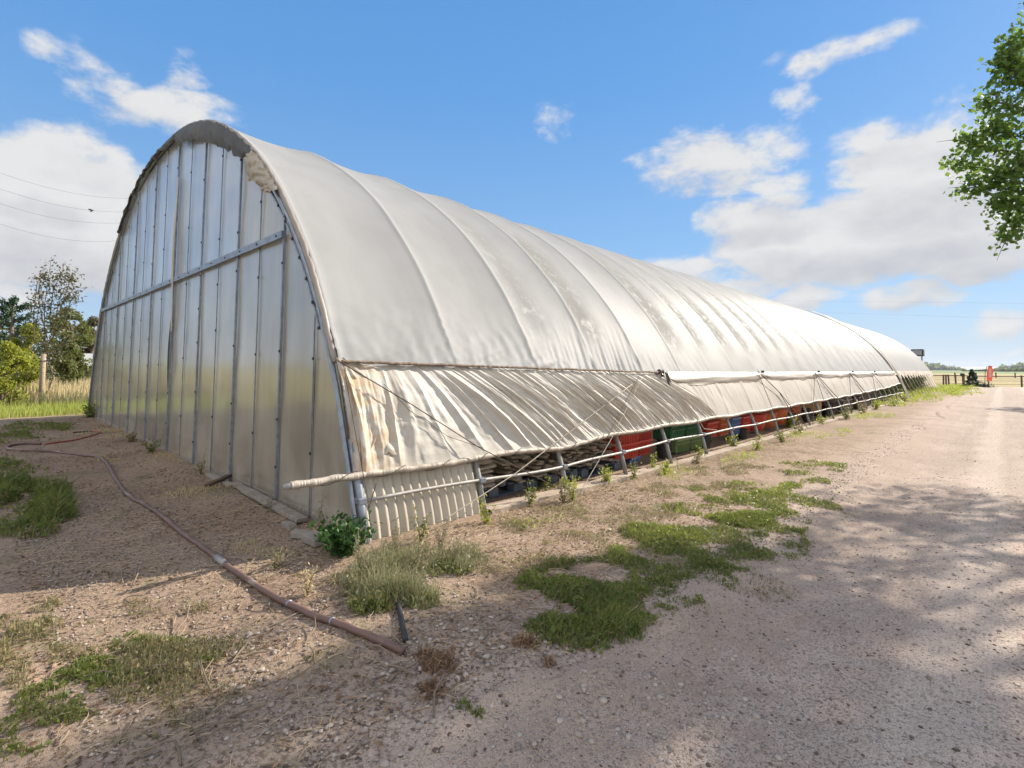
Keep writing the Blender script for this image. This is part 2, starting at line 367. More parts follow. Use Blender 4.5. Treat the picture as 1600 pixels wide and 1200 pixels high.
# ------------------------------------------------------------------ ground
def axis(lo, hi, fine0, fine1, step, g=1.13):
    a = list(np.arange(fine0, fine1+1e-6, step)); s = step; x = fine1
    while x < hi: s *= g; x += s; a.append(min(x, hi))
    s = step; x = fine0; b = []
    while x > lo: s *= g; x -= s; b.append(max(x, lo))
    return b[::-1]+a
mt, t = new_mat('dirt'); P = t.geo.outputs['Position']; x, y, z = t.sep(P)
n1 = t.noise(P, .7, 6, .6, .4); n2 = t.noise(P, 6, 6, .65); n3 = t.noise(P, 38, 5, .7); n4 = t.noise(P, 170, 3, .6)
col = t.mix(t.ramp(n1, .3, .7), (.235, .16, .112), (.355, .255, .185))
col = t.mix(t.math('MULTIPLY', t.ramp(n2, .45, .7), .55), col, (.36, .27, .18))
col = t.mix(t.math('MULTIPLY', t.ramp(n3, .49, .6), .75), col, (.11, .078, .056))
col = t.mix(t.math('MULTIPLY', t.ramp(n3, .44, .30), .5), col, (.44, .37, .30))
col = t.mix(t.math('MULTIPLY', t.ramp(n4, .55, .7), .55), col, (.50, .43, .36))
rw = t.ramp(t.math('ADD', t.math('ADD', x, t.math('MULTIPLY', t.math('MAXIMUM', t.math('SUBTRACT', y, 10), 0), .012)), t.math('MULTIPLY', t.math('SUBTRACT', n2, .5), 1.6)), -2.7, -1.7)
col = t.mix(t.math('MULTIPLY', rw, .8), col, t.mix(t.ramp(n3, .45, .6), (.46, .365, .30), (.24, .18, .145)))
# straw strewn soil by the gable and the strip at the side wall
vs = t.node('ShaderNodeTexVoronoi'); t.put(vs.inputs['Vector'], t.mapping(P, (1, 1, 1), rot=(0, 0, .5))); vs.inputs['Scale'].default_value = 55
col = t.mix(t.math('MULTIPLY', t.ramp(vs.outputs['Distance'], .28, .1), .35), col, (.16, .12, .09))
# green tinge of low weeds
gm = t.math('MULTIPLY', t.ramp(t.noise(P, 1.5, 7, .7, .6), .54, .66), .5)
col = t.mix(gm, col, (.13, .135, .06))
# meadow to the left and behind, crop fields far off
mead = t.math('MAXIMUM', t.ramp(x, -19.5, -23), t.ramp(y, -4, -9))
mc = t.mix(t.ramp(t.noise(P, .12, 5, .6), .35, .65), (.22, .23, .07), (.36, .29, .13))
col = t.mix(mead, col, mc)
fy = t.math('ADD', y, t.math('MULTIPLY', x, .12))
far = t.ramp(y, 74, 76)
fc = t.mix(t.ramp(fy, 130, 150), (.30, .24, .11), (.24, .185, .08))
fc = t.mix(t.ramp(fy, 235, 245), fc, (.33, .27, .13))
fc = t.mix(t.ramp(fy, 330, 350), fc, (.14, .19, .07))
fc = t.mix(t.ramp(fy, 800, 850), fc, (.10, .16, .08))
fc = t.mix(t.ramp(fy, 1500, 1600), fc, (.22, .24, .12))
fc = t.mix(t.math('MULTIPLY', t.ramp(t.noise(P, .09, 6, .7), .4, .7), .35), fc, (.20, .17, .07))
col = t.mix(t.math('MULTIPLY', far, 1), col, fc)
hh = t.math('ADD', t.math('MULTIPLY', n3, .6), t.math('MULTIPLY', n4, .35)); hh = t.math('ADD', hh, t.math('MULTIPLY', n2, 1.2))
b = t.bump(hh, .9, .02)
p = principled(t, col, .95, .15, 0, b); t.l.new(p.outputs[0], t.out.inputs[0]); M['dirt'] = mt

mt, t = new_mat('gravel'); P = t.geo.outputs['Position']; x, y, z = t.sep(P)
n1 = t.noise(P, .6, 6, .6, .5); n2 = t.noise(P, 5, 6, .65); n3 = t.noise(P, 60, 4, .7)
nt = t.noise(t.mapping(P, (3.5, .12, 1)), 1.0, 5, .6)
col = t.mix(t.ramp(n1, .3, .7), (.37, .285, .228), (.455, .36, .295))
col = t.mix(t.math('MULTIPLY', t.ramp(nt, .4, .65), .4), col, (.33, .25, .20))
col = t.mix(t.math('MULTIPLY', t.ramp(n2, .5, .72), .4), col, (.47, .40, .345))
col = t.mix(t.math('MULTIPLY', t.ramp(n3, .52, .60), .8), col, (.14, .10, .08))
tw = t.math('ABSOLUTE', t.math('SINE', t.math('MULTIPLY', t.math('ADD', x, t.math('MULTIPLY', n1, .5)), 1.9)))
col = t.mix(t.math('MULTIPLY', t.ramp(tw, .55, .2), .35), col, (.58, .48, .40))
col = t.mix(t.math('MULTIPLY', t.math('MULTIPLY', t.ramp(n2, .5, .36), t.ramp(tw, .6, .95)), .45), col, (.26, .195, .155))
de_ = t.ramp(t.math('ADD', t.math('ADD', x, t.math('MULTIPLY', t.math('MAXIMUM', t.math('SUBTRACT', y, 10), 0), .012)), t.math('MULTIPLY', t.math('SUBTRACT', n2, .5), 1.8)), -.6, -1.7)
col = t.mix(t.math('MULTIPLY', de_, .75), col, t.mix(t.ramp(n1, .3, .7), (.31, .225, .165), (.40, .30, .23)))
v1 = t.node('ShaderNodeTexVoronoi'); t.put(v1.inputs['Vector'], P); v1.inputs['Scale'].default_value = 46
v2 = t.node('ShaderNodeTexVoronoi'); t.put(v2.inputs['Vector'], P); v2.inputs['Scale'].default_value = 120
st = t.ramp(v1.outputs['Distance'], .42, .22)
hs_, ss_, vv_ = t.sep(v1.outputs['Color'])
keep = t.ramp(hs_, .55, .6)
col = t.mix(t.math('MULTIPLY', t.math('MULTIPLY', st, keep), .8), col, t.mix(ss_, (.24, .185, .16), (.52, .46, .41)))
st2 = t.ramp(v2.outputs['Distance'], .45, .25); h2, s2, q2 = t.sep(v2.outputs['Color'])
col = t.mix(t.math('MULTIPLY', t.math('MULTIPLY', st2, t.ramp(h2, .5, .55)), .7), col, t.mix(s2, (.2, .155, .13), (.52, .45, .40)))
hh = t.math('ADD', t.math('MULTIPLY', t.math('MULTIPLY', st, keep), 1.2), t.math('MULTIPLY', st2, .5)); hh = t.math('ADD', hh, n2)
b = t.bump(hh, .8, .014)
p = principled(t, col, .93, .2, 0, b); t.l.new(p.outputs[0], t.out.inputs[0]); M['gravel'] = mt

xs = axis(-5000, 5000, -7.5, 2.5, .07, 1.14); ys = axis(-3000, 9000, -.5, 8.5, .07, 1.13)
V = [(a, b_, gz(a, b_) if (abs(a) < 120 and abs(b_) < 160) else slope(b_)-(.05 if a > 0 else 0)) for a in xs for b_ in ys]
nv = len(ys); I = np.arange(len(xs)*nv).reshape(len(xs), nv)
F = np.stack([I[:-1, :-1], I[1:, :-1], I[1:, 1:], I[:-1, 1:]], -1).reshape(-1, 4)
tag(mesh_np('ground', V, F, M['dirt'], smooth=True), kind='structure')
# gravel road: a ragged sheet lying on the ground
def road_edge(y): return -1.75 + .33*fb(.3, y*.55, 9., 4) + .10*fb(.1, y*3.2, 5., 3) - .012*max(0, y-10)
ry = axis(-40, 74.5, -.5, 9, .07, 1.12); rx = [0]+list(np.cumsum([.07]*60))+[4.5+k*.25 for k in range(1, 20)]
V = [];
for a in rx:
    for b_ in ry:
        xx = road_edge(b_)+a+(.05*fb(b_*9, 2., 1., 2) if a == 0 else 0)
        V.append((xx, b_, gz(xx, b_)+((.004+.0016*max(0, b_-9)) if a > 0 else -.006)))
nv = len(ry); I = np.arange(len(rx)*nv).reshape(len(rx), nv)
F = np.stack([I[:-1, :-1], I[1:, :-1], I[1:, 1:], I[:-1, 1:]], -1).reshape(-1, 4)
tag(mesh_np('gravel_road', V, F, M['gravel'], smooth=True), kind='structure')
mb = MB(); mb.grid(60, 4, lambda u, v: (-40+90*u, 75+v*3.2+(-40+90*u)*-.03, slope(99)-.05+.035)); tag(mb.build('crossing_road', simple('pale_road', (.50, .46, .42), (.44, .40, .36), 2, .9)), kind='structure')

# ------------------------------------------------------------------ greenhouse profile
XC = -12.40
HALF = [(8.18, 0.), (7.90, .83), (7.57, 1.66), (6.98, 2.68), (6.22, 3.58), (5.5, 4.23), (4.67, 4.80), (3.8, 5.27), (2.95, 5.61), (1.9, 5.88), (.95, 6.0), (0., 6.04)]
def catmull(pts, n):
    out = []; k = len(pts)
    for i in range(k-1):
        p0 = pts[max(i-1, 0)]; p1 = pts[i]; p2 = pts[i+1]; p3 = pts[min(i+2, k-1)]
        for j in range(n):
            q = j/n; out.append(tuple(.5*((2*b)+(c-a)*q+(2*a-5*b+4*c-d)*q*q+(3*b-a-3*c+d)*q**3) for a, b, c, d in zip(p0, p1, p2, p3)))
    out.append(pts[-1]); return out
full = [(XC+a, b) for a, b in HALF]+[(XC-a, b) for a, b in HALF[::-1][1:]]
PROF = np.array(catmull(full, 12)); seg = np.hypot(*np.diff(PROF, axis=0).T); ARC = np.concatenate([[0], np.cumsum(seg)]); LT = ARC[-1]
def prof(s):      # s in metres along the arch from the right-hand foot
    return np.interp(s, ARC, PROF[:, 0]), np.interp(s, ARC, PROF[:, 1])
def pnorm(s):
    a = prof(max(0, s-.05)); b = prof(min(LT, s+.05)); tx, tz = b[0]-a[0], b[1]-a[1]; l = math.hypot(tx, tz); return (tz/l, -tx/l)
def arch_z(x): # height of the arch over x
    d = abs(x-XC); hp = np.array(catmull(HALF, 12)); return float(np.interp(d, hp[::-1, 0], hp[::-1, 1]))
def wall_x(z):  # x of the right-hand leg line at height z
    hp = np.array(catmull(HALF, 12)); return XC+float(np.interp(z, hp[:, 1], hp[:, 0]))
HIPZ = 1.66
S_HIP = float(np.interp(HIPZ, PROF[:len(PROF)//2, 1], ARC[:len(PROF)//2]))
YE = Y0+BAY*NB

GH = empty('greenhouse', (XC, Y0, 0), 0, 'long white plastic-covered hoop greenhouse with clear panelled gable, nearest the camera', 'greenhouse')
def part(mb, name, mat, smooth=False, parent=None, label=None, root=None, bevel=0):
    """mesh given in world coordinates, parented under a root empty whose own place is subtracted"""
    root = root or GH; par = parent or root
    o = mb.build(name, mat, None, smooth, bevel); o.parent = par
    off = Vector(root.location); me = o.data
    if parent is None: me.transform(Matrix.Translation(-off))
    else: me.transform(Matrix.Translation(-off))
    if label: o['label'] = label
    return o

# roof film
mb = MB(); NS = 150; ny = NB*10+1
def roof_pt(u, v, y0=Y0-.03, y1=YE, bay=BAY, s0=S_HIP-.09, s1=LT-.15, wr=1):
    y = y0+(y1-y0)*u; s = s0+(s1-s0)*v
    x, z = prof(s); nx, nz = pnorm(s)
    ph = ((y-Y0)/bay) % 1.0
    sag = -.055*(1-(2*ph-1)**2)*min(1, (s-s0)*.9)+.05+.012*math.exp(-(min(ph, 1-ph)/.03)**2)
    sag += .012*fb(y*.7, s*.7, 2.2, 3)
    if wr:
        t_ = s-s0
        if t_ < 1.1:
            k = (1-t_/1.1)**1.5
            if y < 6.3: sag += .045*k*(1-2.2*abs(noise.noise(Vector(((s*7-(y-Y0)*2.3), y*.5, 1)))))*min(1, (6.6-y))+.012*k*noise.noise(Vector(((s*30-(y-Y0)*10), y*.9, 1)))
            if 5.9 < y < 10: sag += .06*k*max(0, 1-abs(y-7.4)/2.3)*(noise.noise(Vector((y*11-s*3.2, s*.8, 4)))+.5*noise.noise(Vector((y*27-s*6, s*1.5, 4))))
            sag += .014*k*noise.noise(Vector((y*7, s*2, 8)))
        hk = min(ph, 1-ph)*bay; sag += .004*math.exp(-(hk/.35)**2)*noise.noise(Vector((s*5+y*2, y*1.2, 31)))
        sag += .0012*noise.noise(Vector((s*2.4, y*9, 41)))+.003*noise.noise(Vector((s*1.1+y*.6, y*3, 44)))
        if s < s0+.7 and y < 3.4: sag += .03*noise.noise(Vector((y*3, s*16, 2)))*(3.4-y)
    return (x+nx*sag, y, z+nz*sag+slope(y))
VS = [min(1, (i/NS)**1.35) for i in range(NS+1)]
YL = list(np.arange(Y0-.03, 11.2, .032))+list(np.linspace(11.25, YE, 230)); mb.grid(len(YL), NS+1, lambda u, v: roof_pt((YL[int(round(u*(len(YL)-1)))]-(Y0-.03))/(YE-Y0+.03), VS[int(round(v*NS))]))
part(mb, 'roof_cover', M['roof'], True)

# hoops (legs show below the curtain)
def hoop(y, root, r=.03, ins=.0, s0=0, s1=None):
    mb = MB(); s1 = s1 or LT; pts = []
    for i in range(61):
        s = s0+(s1-s0)*i/60; x, z = prof(s); nx, nz = pnorm(s); pts.append((x-nx*ins, y, z-nz*ins+slope(y)-(.05 if i in (0, 60) else 0)))
    mb.tube(pts, r, 8); return part(mb, 'hoop', M['post'], True, root=root)
for k in range(NB): hoop(Y0+BAY*k+(.03 if k == 0 else 0), GH, .034, 0)
# purlins inside
for s in (4.4, 8.2, LT-8.2, LT-4.4):
    mb = MB(); mb.tube([(prof(s)[0]-pnorm(s)[0]*.16, y, prof(s)[1]-pnorm(s)[1]*.16+slope(y)) for y in np.linspace(Y0+.12, YE, 60)], .022, 6); part(mb, 'purlin', M['steel'], True)
# far-side skirt (left leg side)
mb = MB(); mb.grid(NB*2+1, 8, lambda u, v: (lambda p, y: (p[0]-.04, y, p[1]+slope(y)))(prof(LT-1.9+1.9*v), Y0+(YE-Y0)*u)); part(mb, 'side_skirt', M['curtain2'], True)

# gable: studs, rails, panels ------------------------------------------------
STX = [-4.45, -6.16, -7.73, -9.45, -11.16, -12.92, -14.71, -16.65, -18.5, -20.1]
HB = 3.16
def lean(x, z): return 0.
def panel_poly(xa, xb, za, zb, y):
    n = 6; wx = wall_x(za)-.03 if za > 1 else 1e3; xs_ = np.linspace(max(min(xa, wx), 2*XC-wx) if za > 1 else xa, max(min(xb, wx), 2*XC-wx) if za > 1 else xb, n); mb = MB(); vs = []
    def top(x): return min(zb, max(arch_z(x)-.03, za+.01)) if zb > 1 else zb
    lowx = []
    for x in xs_: vs.append((x, y+.01*fb(x, za, 1, 2), za)); 
    rows = 10
    vs = []; 
    for i, x in enumerate(xs_):
        tz = top(x)
        for j in range(rows+1):
            zz = za+(tz-za)*j/rows; vs.append((x, y+.012*noise.noise(Vector((x*1.3, zz*1.1, 3))), zz))
    fs = []
    for i in range(n-1):
        for j in range(rows): a = i*(rows+1)+j; fs.append((a, a+rows+1, a+rows+2, a+1))
    mb.add(vs, fs); return mb
for i in range(len(STX)-1):
    xa, xb = STX[i], STX[i+1]; xm = (xa+xb)/2
    for (p, q) in ((xa, xm), (xm, xb)):
        if i == 0 and p == xa:
            lo = panel_poly(-4.28, xm, 0, 9, Y0)
            # the corner panel follows the leaning leg
            mb = MB(); rows = 24; vs = []; fs = []; zt = arch_z(xm)-.03
            for j in range(rows+1):
                zz = zt*j/rows; xr = min(wall_x(zz)-.03, -4.2) if zz < zt else xm
                for c in range(5): xx = xr+(xm-xr)*c/4; vs.append((xx, Y0+.01*noise.noise(Vector((xx, zz, 3))), zz))
            for j in range(rows):
                for c in range(4): a = j*5+c; fs.append((a, a+1, a+6, a+5))
            mb.add(vs, fs); part(mb, 'gable_panel', M['poly_lo'], True); continue
        if i == len(STX)-2 and q == xb:
            mb = MB(); rows = 24; vs = []; fs = []; zt = arch_z(xm)-.03
            for j in range(rows+1):
                zz = zt*j/rows; xl = 2*XC-(wall_x(zz)-.03)
                for c in range(5): xx = xm+(xl-xm)*c/4; vs.append((xx, Y0, zz))
            for j in range(rows):
                for c in range(4): a = j*5+c; fs.append((a, a+1, a+6, a+5))
            mb.add(vs, fs); part(mb, 'gable_panel', M['poly_lo'], True); continue
        hasup = max(arch_z(p), arch_z(q)) > HB+.15
        part(panel_poly(p, q, .0, HB if hasup else 9, Y0), 'gable_panel', M['poly_lo'], True)
        if hasup and i > 0:
            yl = i == 1 or (i == 6 and p == xm) or (i == 7 and p == xa)
            part(panel_poly(p, q, HB, 9, Y0+.004), 'gable_panel', M['poly_yl'] if yl else M['poly_up'], True, label='yellowed upper gable panel' if yl else None)
        elif hasup:
            part(panel_poly(p, q, HB, 9, Y0+.004), 'gable_panel', M['poly_up'], True)
for i, x in enumerate(STX[1:-1]):
    big = i == 3
    mb = MB(); tz = arch_z(x)-.02; w_ = .055 if big else .032
    mb.box((x, Y0-.024, tz/2), (w_, .028, tz)); ob = part(mb, 'stud', M['steel'])
    mb = MB(); z = .35+random.random()*.2
    while z < tz-.1:
        mb.box((x+.004, Y0-.043, z), (.024, .012, .028)); z += random.choice([.55, .8, 1.05])
    with_screws(ob, mb)
xs2 = [(a+b_)/2 for a, b_ in zip(STX, STX[1:])]
for x in xs2:
    mb = MB(); tz = arch_z(x)-.03; mb.box((x, Y0-.018, tz/2), (.014, .012, tz)); ob = part(mb, 'seam_strip', M['steel'])
    mb = MB(); z = .5+random.random()*.4
    while z < tz-.1:
        mb.box((x+.003, Y0-.028, z), (.024, .012, .03)); z += random.choice([.7, 1.0, 1.3])
    with_screws(ob, mb)
# cross beam
xL = 2*XC-wall_x(HB); mb = MB(); mb.box(((-6.14+xL)/2, Y0-.052, HB), (-6.14-xL, .03, .085)); ob = part(mb, 'cross_beam', M['steel'])
mb = MB(); x = -6.3
while x > xL: mb.box((x, Y0-.07, HB), (.022, .012, .022)); x -= .62
with_screws(ob, mb)
# peeling strip on the centre stud
mb = MB(); mb.grid(30, 4, lambda u, v: (-11.10+.10*v+.02*math.sin(u*9), Y0-.045-.05*math.sin(v*2.5)*(.4+.6*math.sin(u*3.1)), 2.2+2.9*u)); part(mb, 'loose_strip', M['trim'], True, label='yellowed film strip peeling beside the centre stud')
mb = MB(); mb.grid(20, 4, lambda u, v: (-11.12+.04*v*math.sin(u*3.14), Y0-.045-.04*v*math.sin(u*3.14), 1.05+1.5*u)); part(mb, 'loose_strip', M['steel'], True, label='bulging dark edge strip low on the centre stud')
# end bow: two steel pipes following the arch edge
for (ins, yy, r, s0_, s1_) in ((.03, Y0-.045, .028, 0, LT), (.13, Y0-.04, .014, 2.2, 6.3)):
    mb = MB(); pts = []
    for i in range(90):
        s = s0_+(s1_-s0_)*i/89; x, z = prof(s); nx, nz = pnorm(s); pts.append((x-nx*ins, yy, z-nz*ins))
    mb.tube(pts, r, 8); ob = part(mb, 'end_hoop', M['steel'], False)
mb = MB()
for s in np.arange(2.2, 6.4, .33):
    x, z = prof(s); nx, nz = pnorm(s); mb.box((x-nx*.11, Y0-.06, z-nz*.11), (.03, .012, .03))
with_screws(ob, mb)
# edge roll of film along the rake, from the ridge down to the hip
mb = MB(); pts = []; rs = []
for i in range(220):
    s = S_HIP-.05+(LT-2*S_HIP)*i/219; x, z = prof(s); nx, nz = pnorm(s)
    o_ = .035+.012*noise.noise(Vector((s*5, 0, 0))); pts.append((x+nx*o_, Y0-.05+.012*noise.noise(Vector((s*7, 3, 0))), z+nz*o_)); rs.append(.032+.010*noise.noise(Vector((s*9, 7, 0))))
mb.tube(pts, rs, 9); part(mb, 'edge_roll', M['valance'], True)
# dark cloth flap hanging over the top of the gable
sA, sB = 5.15, LT-6.6
def flap(u, v):
    s = sA+(sB-sA)*u; x, z = prof(s); nx, nz = pnorm(s)
    wd = .34*min(1, u*9+.25)*(.55+.45*math.sin(min(1, u*1.6)*3.0+.3))+.10*fb(s*2.2, 0, 1, 3)
    wd = max(.07, wd)*(1 if u < .62 else .62)
    wd *= .7 if .44 < u < .6 else 1
    ex = .05-v*wd
    fl = v*.05*noise.noise(Vector((s*4.5+v*1.5, v*1.2, 4)))+.035*noise.noise(Vector((s*9+v*4, v*2, 9)))*v
    return (x+nx*ex, Y0-.075-.05*math.sin(v*2.6)-fl, z+nz*ex)
mb = MB(); mb.grid(260, 14, flap); part(mb, 'edge_flap', M['flap'], True, label='dark frayed cloth edge sagging over the gable top')
# torn gather of flap on the right shoulder
def gather(u, v):
    s = 4.25+1.15*u; x, z = prof(s); nx, nz = pnorm(s)
    wd = (.30-.16*u)+.16*math.exp(-((u-.78)/.18)**2)*1.0
    wd *= 1-.75*max(0, .35-u)/.35
    ex = .06-v*wd
    return (x+nx*ex, Y0-.10-.06*math.sin(v*2.4)-.05*noise.noise(Vector((u*9-v*3, v*2.2, 14)))-.02*noise.noise(Vector((u*30, v*3, 2))), z+nz*ex)
mb = MB(); mb.grid(90, 16, gather); part(mb, 'torn_flap', M['wrap'], True, label='pale crumpled cloth torn loose on the shoulder of the gable')

# side wall -------------------------------------------------------------------
def side(z, out=0.): return wall_x(z)+out
def tube_z(y):
    return float(np.interp(y, [1.8, 2.5, 4, 5.5, 7, 8.5, 10, 16, 24, 33, 38.5], [.60, .575, .60, .58, .66, .69, .70, .70, .72, .80, .95]))
def tube_pt(y, out=.09):
    z = tube_z(y)+.012*math.sin(y*3.1); return Vector((side(z, out), y, z+slope(y)))
mb = MB(); pts = []; rs = []; n = 2600
for i in range(n):
    y = 1.86+(38.6-1.86)*(i/(n-1))**1.35; p = tube_pt(y)
    pts.append(p+Vector((.006*noise.noise(Vector((y*5, 0, 1))), 0, .008*noise.noise(Vector((y*6, 2, 1)))))); rs.append((.033 if y < 12 else .030)*(1+.10*noise.noise(Vector((y*30, 0, 5)))+.08*math.sin(y*34)+.12*noise.noise(Vector((y*75, 2, 5)))))
mb.tube(pts, rs, 10); rt_ = part(mb, 'roll_tube', M['wrap'], True, label='roll-up tube wrapped in crinkled cloth, its end jutting past the corner')
mb = MB(); hel = []
for i in range(500):
    y = 1.95+8.3*i/499; a = y*11; p = tube_pt(y); hel.append(p+Vector((.041*math.cos(a), 0, .041*math.sin(a))))
mb.tube(hel, .0035, 5); part(mb, 'binding_cord', M['rope_dark'], True, parent=rt_)
mb = MB(); mb.tube([tube_pt(1.80), tube_pt(1.93)], .026, 10); part(mb, 'pipe_end', M['rail'], True, parent=rt_)
# hip rail / rolled hem
mb = MB(); pts = []; rs = []
for i in range(320):
    y = Y0-.02+(9.0-Y0)*i/319; pts.append((side(HIPZ, .135)+.008*noise.noise(Vector((y*8, 0, 0))), y, HIPZ-.02+slope(y)+.012*noise.noise(Vector((y*3, 4, 0))))); rs.append(.016*(1+.5*noise.noise(Vector((y*20, 1, 1)))))
mb.tube(pts, rs, 7); part(mb, 'rolled_hem', M['rolled'], True)
mb = MB(); mb.tube([(side(HIPZ, -.03), y, HIPZ-.01+slope(y)) for y in np.linspace(Y0, YE, 120)], .022, 8); part(mb, 'hip_rail', M['steel'], True)
# lower rail
def rail_z(y): return float(np.interp(y, [2.5, 4, 5.5, 7, 8.5, 12, 20, 38.5], [.36, .35, .33, .38, .43, .42, .40, .42]))
mb = MB(); mb.tube([(side(rail_z(y), .052)+.006*math.sin(y*4), y, rail_z(y)+slope(y)+.01*math.sin(y*2.3)) for y in np.linspace(2.5, 38.4, 120)], .019, 8); part(mb, 'lower_rail', M['rail'], True)
for k in range(0, NB):
    y = Y0+BAY*k; z_ = rail_z(y); mb = MB(); mb.box((side(z_, .03), y, z_+slope(y)), (.10, .085, .055)); part(mb, 'rail_clamp', M['steel'], bevel=.006)
# near, gathered curtain
def top_y(u): return Y0+.02+6.42*u
def shift(u):
    return float(np.interp(u, [0, .05, .09, .13, .2, .35, .6, .85, 1], [0, .0, .12, .75, 1.35, 1.5, 1.45, 1.65, 1.95]))
NU = 1300; NV = 46
def curt(u, v):
    yt = top_y(u); yb = yt+shift(u)+.03*noise.noise(Vector((u*40, 0, 2)))
    e = v**.92; y = yt+(yb-yt)*e
    zt = HIPZ-.035; zb = tube_z(y)+.01; z = zt+(zb-zt)*v
    a_ = (.25+.75*math.sin(math.pi*min(1, v*1.06))**.7)
    f = noise.noise(Vector((u*62+.35*math.sin(v*3+u*20), v*1.1, 0)))+.55*noise.noise(Vector((u*125, v*2.2, 5)))+.22*noise.noise(Vector((u*260, v*5, 7)))
    ridge = 1-2*abs(noise.noise(Vector((u*44+.4*math.sin(v*2.1), v*.7, 11))))
    bul = .055*math.sin(math.pi*v)*(1+.5*noise.noise(Vector((u*5, v*1.5, 3))))
    lowu = 1.0 if u > .16 else .55
    o_ = .05+.05*v+bul+(.055*f+.075*max(0, ridge)**1.6)*a_*lowu + .012*noise.noise(Vector((u*90, v*16, 21)))*a_
    return (side(z, o_)+0, y, z+slope(y)+.008*noise.noise(Vector((u*120, v*2, 9))))
mb = MB(); mb.grid(NU, NV, curt); part(mb, 'side_curtain', M['curtain'], True, label='gathered cream curtain with slanting folds beside the corner')
# loose end of that curtain at the corner, and a stitched patch
def endc(u, v):
    z = HIPZ+.02-(1.07)*v; w_ = .10+.30*math.sin(min(1, v*1.15)*3.0)*1.0
    y = Y0-.045+u*w_
    return (side(z, .085+.03*noise.noise(Vector((u*5, v*6, 2)))+.02*math.sin(u*12+v*4)*(.3+v)+.018*noise.noise(Vector((u*14, v*20, 5)))), y, z)
mb = MB(); mb.grid(26, 60, endc); part(mb, 'curtain_end', M['curtain'], True, label='orange-stained loose end of the curtain hanging at the corner')
mb = MB(); c = at_x(610, 702, side(.78, .145))
mb.grid(12, 10, lambda u, v: (c.x+.0+.022*math.sin(3.14*u)*math.sin(3.14*v)-.045*v+.008*noise.noise(Vector((u*6, v*5, 3))), c.y-.07+.15*u+.02*v, c.z-.05+.10*v+.018*math.sin(u*6))); part(mb, 'bundle', M['wrap'], True, label='small bunched cloth bag tied on the curtain')
# far flat curtain and the valance above it
def curt2(u, v):
    y = 8.75+(38.42-8.75)*u**1.15+(.0)*v; zt = 1.52; zb = tube_z(y)+.012; z = zt+(zb-zt)*v
    y += (1.9*v)*max(0, 1-u*9)
    near = math.exp(-max(0, y-9)/1.6)
    o_ = .045+.045*v+.02*math.sin(math.pi*v)+.014*noise.noise(Vector((y*1.4, v*1.5, 7)))+near*.05*math.sin(math.pi*min(1, v*1.1+.1))*noise.noise(Vector((y*8-v*2, v*2.4, 2)))+.006*noise.noise(Vector((y*7, v*3, 17)))
    k = ((y-Y0)/BAY) % 1; kk = min(k, 1-k); o_ += .018*math.exp(-(kk/.03)**2)
    return (side(z, o_), y, z+slope(y))
mb = MB(); mb.grid(700, 22, curt2); part(mb, 'side_curtain', M['curtain2'], True, label='flat pale curtain stretched along the rest of the side')
TIES = [9.0, 14.5]
for px in (1273, 1327, 1362): TIES.append(at_x(px, 582, side(HIPZ)).y)
TIES[1] = at_x(1184, 580, side(HIPZ)).y
def val(u, v):
    y = 8.85+(38.4-8.85)*u**1.15
    d = min(abs(y-t_) for t_ in TIES+[38.4]); tie = math.exp(-(d/.5)**2)
    hgt = .27*(1-.45*tie)+.03*noise.noise(Vector((y*.8, 0, 0))); z = HIPZ-.01-hgt*v
    return (side(z, .075+.035*math.sin(v*3.6+.4*noise.noise(Vector((y*.9, 1, 1))))+.03*noise.noise(Vector((y*.8, v*4, 3)))*v+.022*tie*noise.noise(Vector((y*14, v*2, 3)))), y, z+slope(y)+.008*noise.noise(Vector((y*2.4, 5, v))))
mb = MB(); mb.grid(620, 12, val); part(mb, 'valance', M['valance'], True)
# knots, ties and ropes, plus one cord drawn as a cast shadow
def knot(y, z, r=.05, lab=None):
    mb = MB()
    for q in range(9):
        pts = []; a0 = random.uniform(0, 6.3)
        for i in range(10): a = a0+i*.7; pts.append((side(HIPZ, .13)+.04*math.sin(a*1.3+q)*r/.05, y+r*math.cos(a)*random.uniform(.6, 1.2), z+r*math.sin(a)*random.uniform(.5, 1)))
        mb.tube(pts, .006, 5)
    return part(mb, 'knot', M['rope_dark'], True)
for i, y in enumerate(TIES): knot(y, HIPZ+slope(y)-(.03 if i == 0 else 0), .07 if i == 0 else .035)
mb = MB(); mb.grid(12, 22, lambda u, v: (side(1.5, .15)+.03*math.sin(u*9), 9.02+.05*(u-.5)*(1+v*2)+.22*v, HIPZ+slope(9)-.02-.34*v+.02*math.sin(u*15))); part(mb, 'cloth_tail', M['flap'], True)
